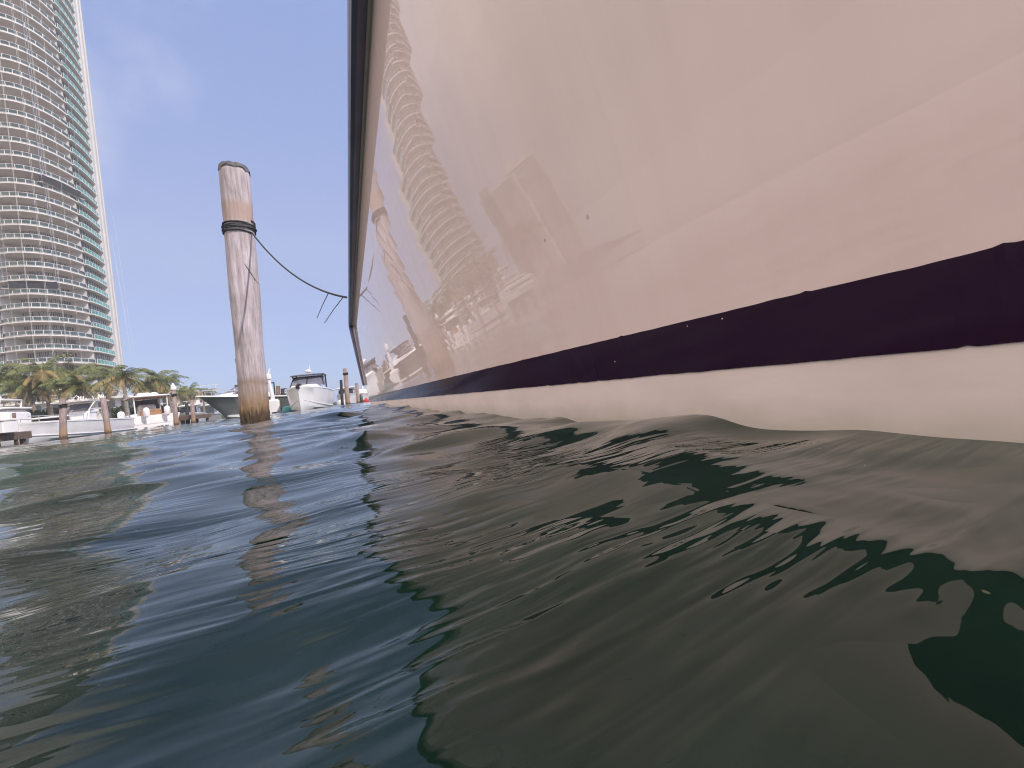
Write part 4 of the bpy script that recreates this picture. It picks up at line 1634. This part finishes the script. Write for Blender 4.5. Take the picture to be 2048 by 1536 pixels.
mb = MB(); mb.box((0, 3, ztop + 4.5), (13, 20, 5)); mb.build('plant_room', M['stucco'], tower)
mb = MB(); mb.box((0, -.5, ztop / 2), (20.5, .8, ztop)); mb.build('rear_wall', M['stucco'], tower)
# podium at the foot
mb = MB()
for k, z in enumerate((1.2, 4.6)):
    mb.box((9, -34, z + 1.6), (34, 9, .4))
    mb.box((9, -33, z), (33, 7.5, 2.8))
mb.build('podium', M['stucco'], tower)
for k, z in enumerate((1.2, 4.6)):
    for i in range(10):
        mb = MB(); mb.box((-6 + i * 3.3, -36.78, z), (2.4, .12, 2.2))
        mb.build('podium_window', M['winglass'], tower)
mb = MB()
for z in (3.0, 6.4):
    for i in range(24):
        mb.box((-7.6 + i * 1.44, -38.3, z + .55), (.08, .08, .9))
    mb.box((9, -38.3, z + 1.02), (34, .08, .1))
mb.build('podium_railing', M['stucco'], tower)

# suspended work platforms hanging on the facade
def on_facade(px, py, off=.6):
    # meet the picture ray with the ellipse of the balcony fronts
    u, v = uv_of(px, py)
    d = FW + RT * (u / F_PX) + UPZ * (v / F_PX)
    inv_ = Matrix.Rotation(-tower.rotation_euler.z, 3, 'Z')
    o_ = inv_ @ (CAM - tower.location)
    dd = inv_ @ d
    a2, b2 = (A_ + off) ** 2, (B_ + off) ** 2
    a = dd.x ** 2 / a2 + dd.y ** 2 / b2
    b = 2 * (o_.x * dd.x / a2 + o_.y * dd.y / b2)
    c = o_.x ** 2 / a2 + o_.y ** 2 / b2 - 1
    disc = b * b - 4 * a * c
    t = (-b - math.sqrt(max(0, disc))) / (2 * a)
    return CAM + d * t
def platform(p0, p1, label, cover):
    A, B = on_facade(*p0), on_facade(*p1)
    zz = (A.z + B.z) / 2
    A.z = B.z = zz
    d = B - A
    L = d.length
    root = tag(empty('work_platform', (A + B) / 2, math.atan2(d.y, d.x)), label, 'work platform', 'suspended work platforms on the tower')
    mb = MB(); mb.box((0, 0, 0), (L, .8, .12)); mb.build('deck', M['cream'], root)
    mb = MB()
    for z in (.55, 1.05):
        for s_ in (-.38, .38):
            mb.tube([(-L / 2, s_, z), (L / 2, s_, z)], .05, 6)
    n_ = 9
    for i in range(n_):
        x = -L / 2 + i * L / (n_ - 1)
        for s_ in (-.38, .38):
            mb.tube([(x, s_, .05), (x, s_, 1.05)], .035, 6)
    mb.build('guard_rail', M['wood_brown'], root)
    mb = MB()
    for x in (-L / 2 + .4, L / 2 - .4, L * .1):
        mb.rbox((x, 0, .45), (.6, .5, .75), .08)
    mb.build('hoist_motor', M['black'], root)
    mb = MB()
    for yy in (.46, -.46):
        mb.box((cover * L * .06, yy, .75), (L * .86, .06, 1.5))
    mb.build('debris_net', M['tarp'], root)
    mb = MB()
    for x in (-L / 2 + .3, L / 2 - .3):
        mb.tube([(x, 0, .1), (x, 0, tower.location.z + ztop + 3 - zz)], .035, 6)
    mb.build('hoist_cable', M['steel'], root)
platform((82, 372), (166, 392), 'upper work platform with dark netting hanging across the tower balconies', -1)
platform((4, 578), (119, 578), 'lower work platform with pale deck hanging across the tower balconies', 1)
# facade ropes
for i, (px, py) in enumerate(((20, 600), (60, 620), (95, 600), (128, 640), (150, 600), (42, 480), (78, 480), (112, 520))):
    q = on_facade(px, py, .5)
    mb = MB()
    mb.tube([(0, 0, -q.z + 8), (0, 0, tower.location.z + ztop - q.z)], .016, 5)
    o = mb.build('facade_rope', M['stucco'], None)
    o.location = q
    tag(o, 'thin pale rope hanging from the roof down the tower balconies', 'rope', 'ropes hanging down the tower front')
# three slack ropes flying off the right corner
for i, (pa, pb_) in enumerate((((222, 470), (262, 705)), ((226, 430), (268, 705)), ((228, 500), (252, 640)))):
    A, B = at(*pa, 98), at(*pb_, 94)
    mb = MB()
    mb.tube([Vector((0, 0, 0)), (B - A) * .5 + Vector((0, 0, -.6)), B - A], .014, 5)
    o = mb.build('facade_rope', M['stucco'], None)
    o.location = A
    tag(o, 'thin rope flying clear of the tower corner against the sky', 'rope', 'ropes flying off the tower corner')

# ------------------------------------------------------------------ palms
def make_palm(seed, H, spread, ncr):
    rg = random.Random(seed)
    root = empty('palm_tree', (0, 0, 0))
    lean = Vector((rg.uniform(-.8, .8), rg.uniform(-.8, .8), 0))
    mb = MB()
    pts, rs = [], []
    for i in range(15):
        f = i / 14
        pts.append(Vector((lean.x * f * f, lean.y * f * f, H * f)))
        rs.append(.24 * (1 - .45 * f) + .12 * max(0, .12 - f) * 6 + (.025 if i % 2 else 0))
    mb.tube(pts, rs, 10)
    tr = mb.build('trunk', M['trunk'], root, True)
    top = pts[-1]
    green, dry, nuts = MB(), MB(), MB()
    for k in range(ncr):
        az = k * 2.39996 + rg.uniform(-.25, .25)
        e0 = rg.uniform(-.75, 1.3)
        Lf = spread * rg.uniform(.75, 1.2)
        tgt = dry if (e0 < -.05 and rg.random() < .6) else green
        n_ = 18
        p = Vector(top) + Vector((0, 0, rg.uniform(-.15, .2)))
        el = e0
        dirh = Vector((math.cos(az), math.sin(az), 0))
        side_ = Vector((-math.sin(az), math.cos(az), 0))
        st = Lf / n_
        prev = p.copy()
        tw_ = rg.uniform(-.5, .5)
        rach = [p.copy()]
        for i in range(n_):
            f = (i + .5) / n_
            el -= (1.05 + .55 * max(0, e0)) / n_ * (0.35 + 1.3 * f)
            d = dirh * math.cos(el) + Vector((0, 0, math.sin(el)))
            q = p + d * st
            upn = side_.cross(d).normalized() * -1
            if upn.z < 0: upn = -upn
            wl_ = Lf * .20 * math.sin(math.pi * min(1, f * .92 + .10)) ** .6
            for rep in range(2):
                pp = p.lerp(q, rep * .5)
                for s_ in (1, -1):
                    if rg.random() < .12: continue
                    out = (side_ * s_ + d * .75 - upn * (.35 + .45 * rg.random()) + Vector((0, 0, -.25))).normalized()
                    ll = wl_ * rg.uniform(.8, 1.2)
                    wd = d * .032
                    mid = pp + out * ll * .55
                    tip = pp + out * ll + Vector((0, 0, -.22 * ll))
                    tgt.add([pp - wd, pp + wd, mid + wd, mid - wd, tip], [(0, 1, 2, 3), (3, 2, 4)])
            p = q
            rach.append(p.copy())
        tgt.tube(rach, [.045 * (1 - .85 * i / n_) for i in range(n_ + 1)], 5)
    for k in range(9):
        a = rg.uniform(0, 6.28)
        c = Vector(top) + Vector((math.cos(a) * .32, math.sin(a) * .32, rg.uniform(-.55, -.15)))
        nuts.lathe([(.02, -.14), (.11, -.08), (.13, .02), (.08, .12), (.01, .15)], c, 8)
    green.build('crown', M['leaf'], root)
    dry.build('dry_frond', M['leaf_yellow'], root)
    nuts.build('coconut', M['leaf_yellow'], root, True)
    return root
kinds = [make_palm(21, 6.3, 3.5, 25), make_palm(22, 5.4, 3.1, 23), make_palm(23, 7.0, 3.6, 26)]
spots = [  # px, py of crown centre, depth, kind, turn
    (-20, 752, 40, 2, 0.3, 'leftmost palm, its crown cut by the picture edge'),
    (32, 772, 39, 1, 1.2, 'low palm standing over the small hardtop boat, right of the leftmost palm'),
    (92, 742, 41, 0, 2.0, 'bushiest tall palm in front of the lowest tower balconies'),
    (62, 765, 45, 1, 2.9, 'palm squeezed between the low left palm and the bushiest palm'),
    (128, 768, 42, 1, 4.0, 'small palm just right of the bushiest palm'),
    (158, 748, 44, 0, 0.9, 'palm with yellow fronds left of the bare trunked pair'),
    (166, 770, 40, 1, 5.2, 'low bright palm leaning out in front of the podium railing'),
    (208, 752, 43, 0, 3.4, 'left palm of the bare trunked pair by the tower corner'),
    (246, 752, 40, 0, 5.6, 'right palm of the bare trunked pair by the tower corner'),
    (282, 768, 55, 1, 1.9, 'darker palm just right of the tower corner'),
    (302, 755, 56, 0, 4.7, 'tall palm standing clear of the tower against the sky'),
    (312, 775, 60, 1, 2.2, 'shorter palm half hidden behind the clear standing tall palm'),
    (336, 763, 58, 0, 0.2, 'palm left of the white capped pile'),
    (362, 783, 70, 1, 3.0, 'palm right behind the white capped pile'),
    (384, 780, 74, 0, 1.4, 'second palm from the end of the row, above the pale pile'),
    (404, 785, 80, 0, 5.0, 'last palm at the right end of the row, above the grey yacht bow'),
]
hts = [6.3, 5.4, 7.0]
used = set()
for px, py, dep, kd, rot, lab in spots:
    src = kinds[kd]
    o = src if kd not in used else copy_tree(src)
    used.add(kd)
    q = at(px, py, dep)
    gz = 1.15
    sc_ = (q.z - gz) / hts[kd]
    o.location = (q.x, q.y, gz)
    o.rotation_euler = (0, 0, rot)
    o.scale = (max(.85, min(1.15, sc_ * 1.0)),) * 2 + (sc_,)
    tag(o, lab, 'palm tree', 'palms along the shore')

# rounded shrubs along the seawall
def make_shrub(seed, w_, h):
    rg = random.Random(seed)
    mb = MB()
    for i in range(1500):
        v = Vector((rg.gauss(0, 1), rg.gauss(0, 1), rg.gauss(0, 1))).normalized() * rg.uniform(.55, 1.0)
        n_ = 1 + .25 * mnoise.noise(v * 2.2 + Vector((seed, 0, 0)))
        c = Vector((v.x * w_ * n_, v.y * w_ * n_ * .8, h * .5 + v.z * h * .5 * n_))
        if c.z < .02: continue
        a = Vector((rg.gauss(0, 1), rg.gauss(0, 1), rg.gauss(0, 1))).normalized()
        b = a.orthogonal().normalized()
        s_ = rg.uniform(.10, .2)
        mb.add([c - a * s_, c + b * s_ * .5, c + a * s_, c - b * s_ * .5], [(0, 1, 2, 3)])
    o = mb.build('shrub', M['bush'], None)
    return o
sh = make_shrub(3, 1.6, 2.2)
for i, (px, dep, lab) in enumerate(((70, 41, 'dark shrub on the seawall behind the small hardtop boat'), (120, 43, 'dark shrub under the bushiest palm'), (258, 50, 'dark shrub at the foot of the tower corner'), (285, 56, 'dark shrub behind the fishing boat roof'), (325, 60, 'dark shrub left of the white capped pile'), (366, 72, 'dark shrub right of the white capped pile'))):
    o = sh if i == 0 else sh.copy()
    if i: COL.objects.link(o)
    q = on_water(px, dep)
    o.location = (q.x, q.y, 1.1)
    o.rotation_euler = (0, 0, i * 1.3)
    o.scale = (1.2 + .2 * (i % 3), 1.2, 1 + .15 * (i % 2))
    tag(o, lab, 'shrub', 'shrubs behind the seawall')

# ------------------------------------------------------------------ left of the frame, seen mirrored in the hull
def block(az, dist, W, D, H, label, step):
    d = cam2w(math.sin(R_(az)), math.cos(R_(az)))
    root = tag(empty('apartment_block', (d.x * dist, d.y * dist, 1.1), math.atan2(-d.x, d.y)), label, 'building')
    mb = MB()
    mb.box((0, D / 2, H / 2), (W, D, H))
    mb.box((W * .28, D / 2, H * 1.04), (W * .3, D * .6, H * .12))
    mb.build('wall', M['boulder'], root)
    mb = MB()
    n_ = int(H / 3.2)
    for k in range(n_):
        mb.box((0, -.5, 1.9 + k * 3.2), (W * .84, .9, 1.0))
    mb.build('window_band', M['wallin'], root)
    mb = MB()
    for k in range(n_ + 1):
        mb.box((0, -.45, .6 + k * 3.2), (W * .9, 1.1, .3))
    mb.build('balcony_edge', M['stucco'], root)
block(-60, 230, 26, 20, 46, 'slim apartment block left of the picture, mirrored faintly in the big hull', 0)
block(-64.5, 250, 22, 20, 54, 'taller apartment block left of the picture, mirrored faintly in the big hull', 1)
for i, (az, dist, s_) in enumerate(((-58, 62, 1.0), (-61, 66, 1.2))):
    o = copy_tree(kinds[i % 3])
    d = cam2w(math.sin(R_(az)), math.cos(R_(az)))
    o.location = (d.x * dist, d.y * dist, 1.15)
    o.scale = (s_, s_, s_)
    tag(o, 'palm left of the picture, seen only mirrored in the big hull', 'palm tree', 'palms seen only in the hull reflection')

# ------------------------------------------------------------------ harbour haze
mb = MB()
mb.box((-200, 150, 90), (700, 700, 190))
hz = mb.build('haze', bpy.data.materials.new('haze_air'), None)
hm = hz.data.materials[0]
hm.use_nodes = True
hn = hm.node_tree.nodes
hn.remove(hn['Principled BSDF'])
pv = hn.new('ShaderNodeVolumePrincipled')
pv.inputs['Color'].default_value = (0.97, 0.95, 0.96, 1)
pv.inputs['Density'].default_value = 0.0012
hm.node_tree.links.new(pv.outputs[0], hn['Material Output'].inputs['Volume'])
tag(hz, kind='stuff')
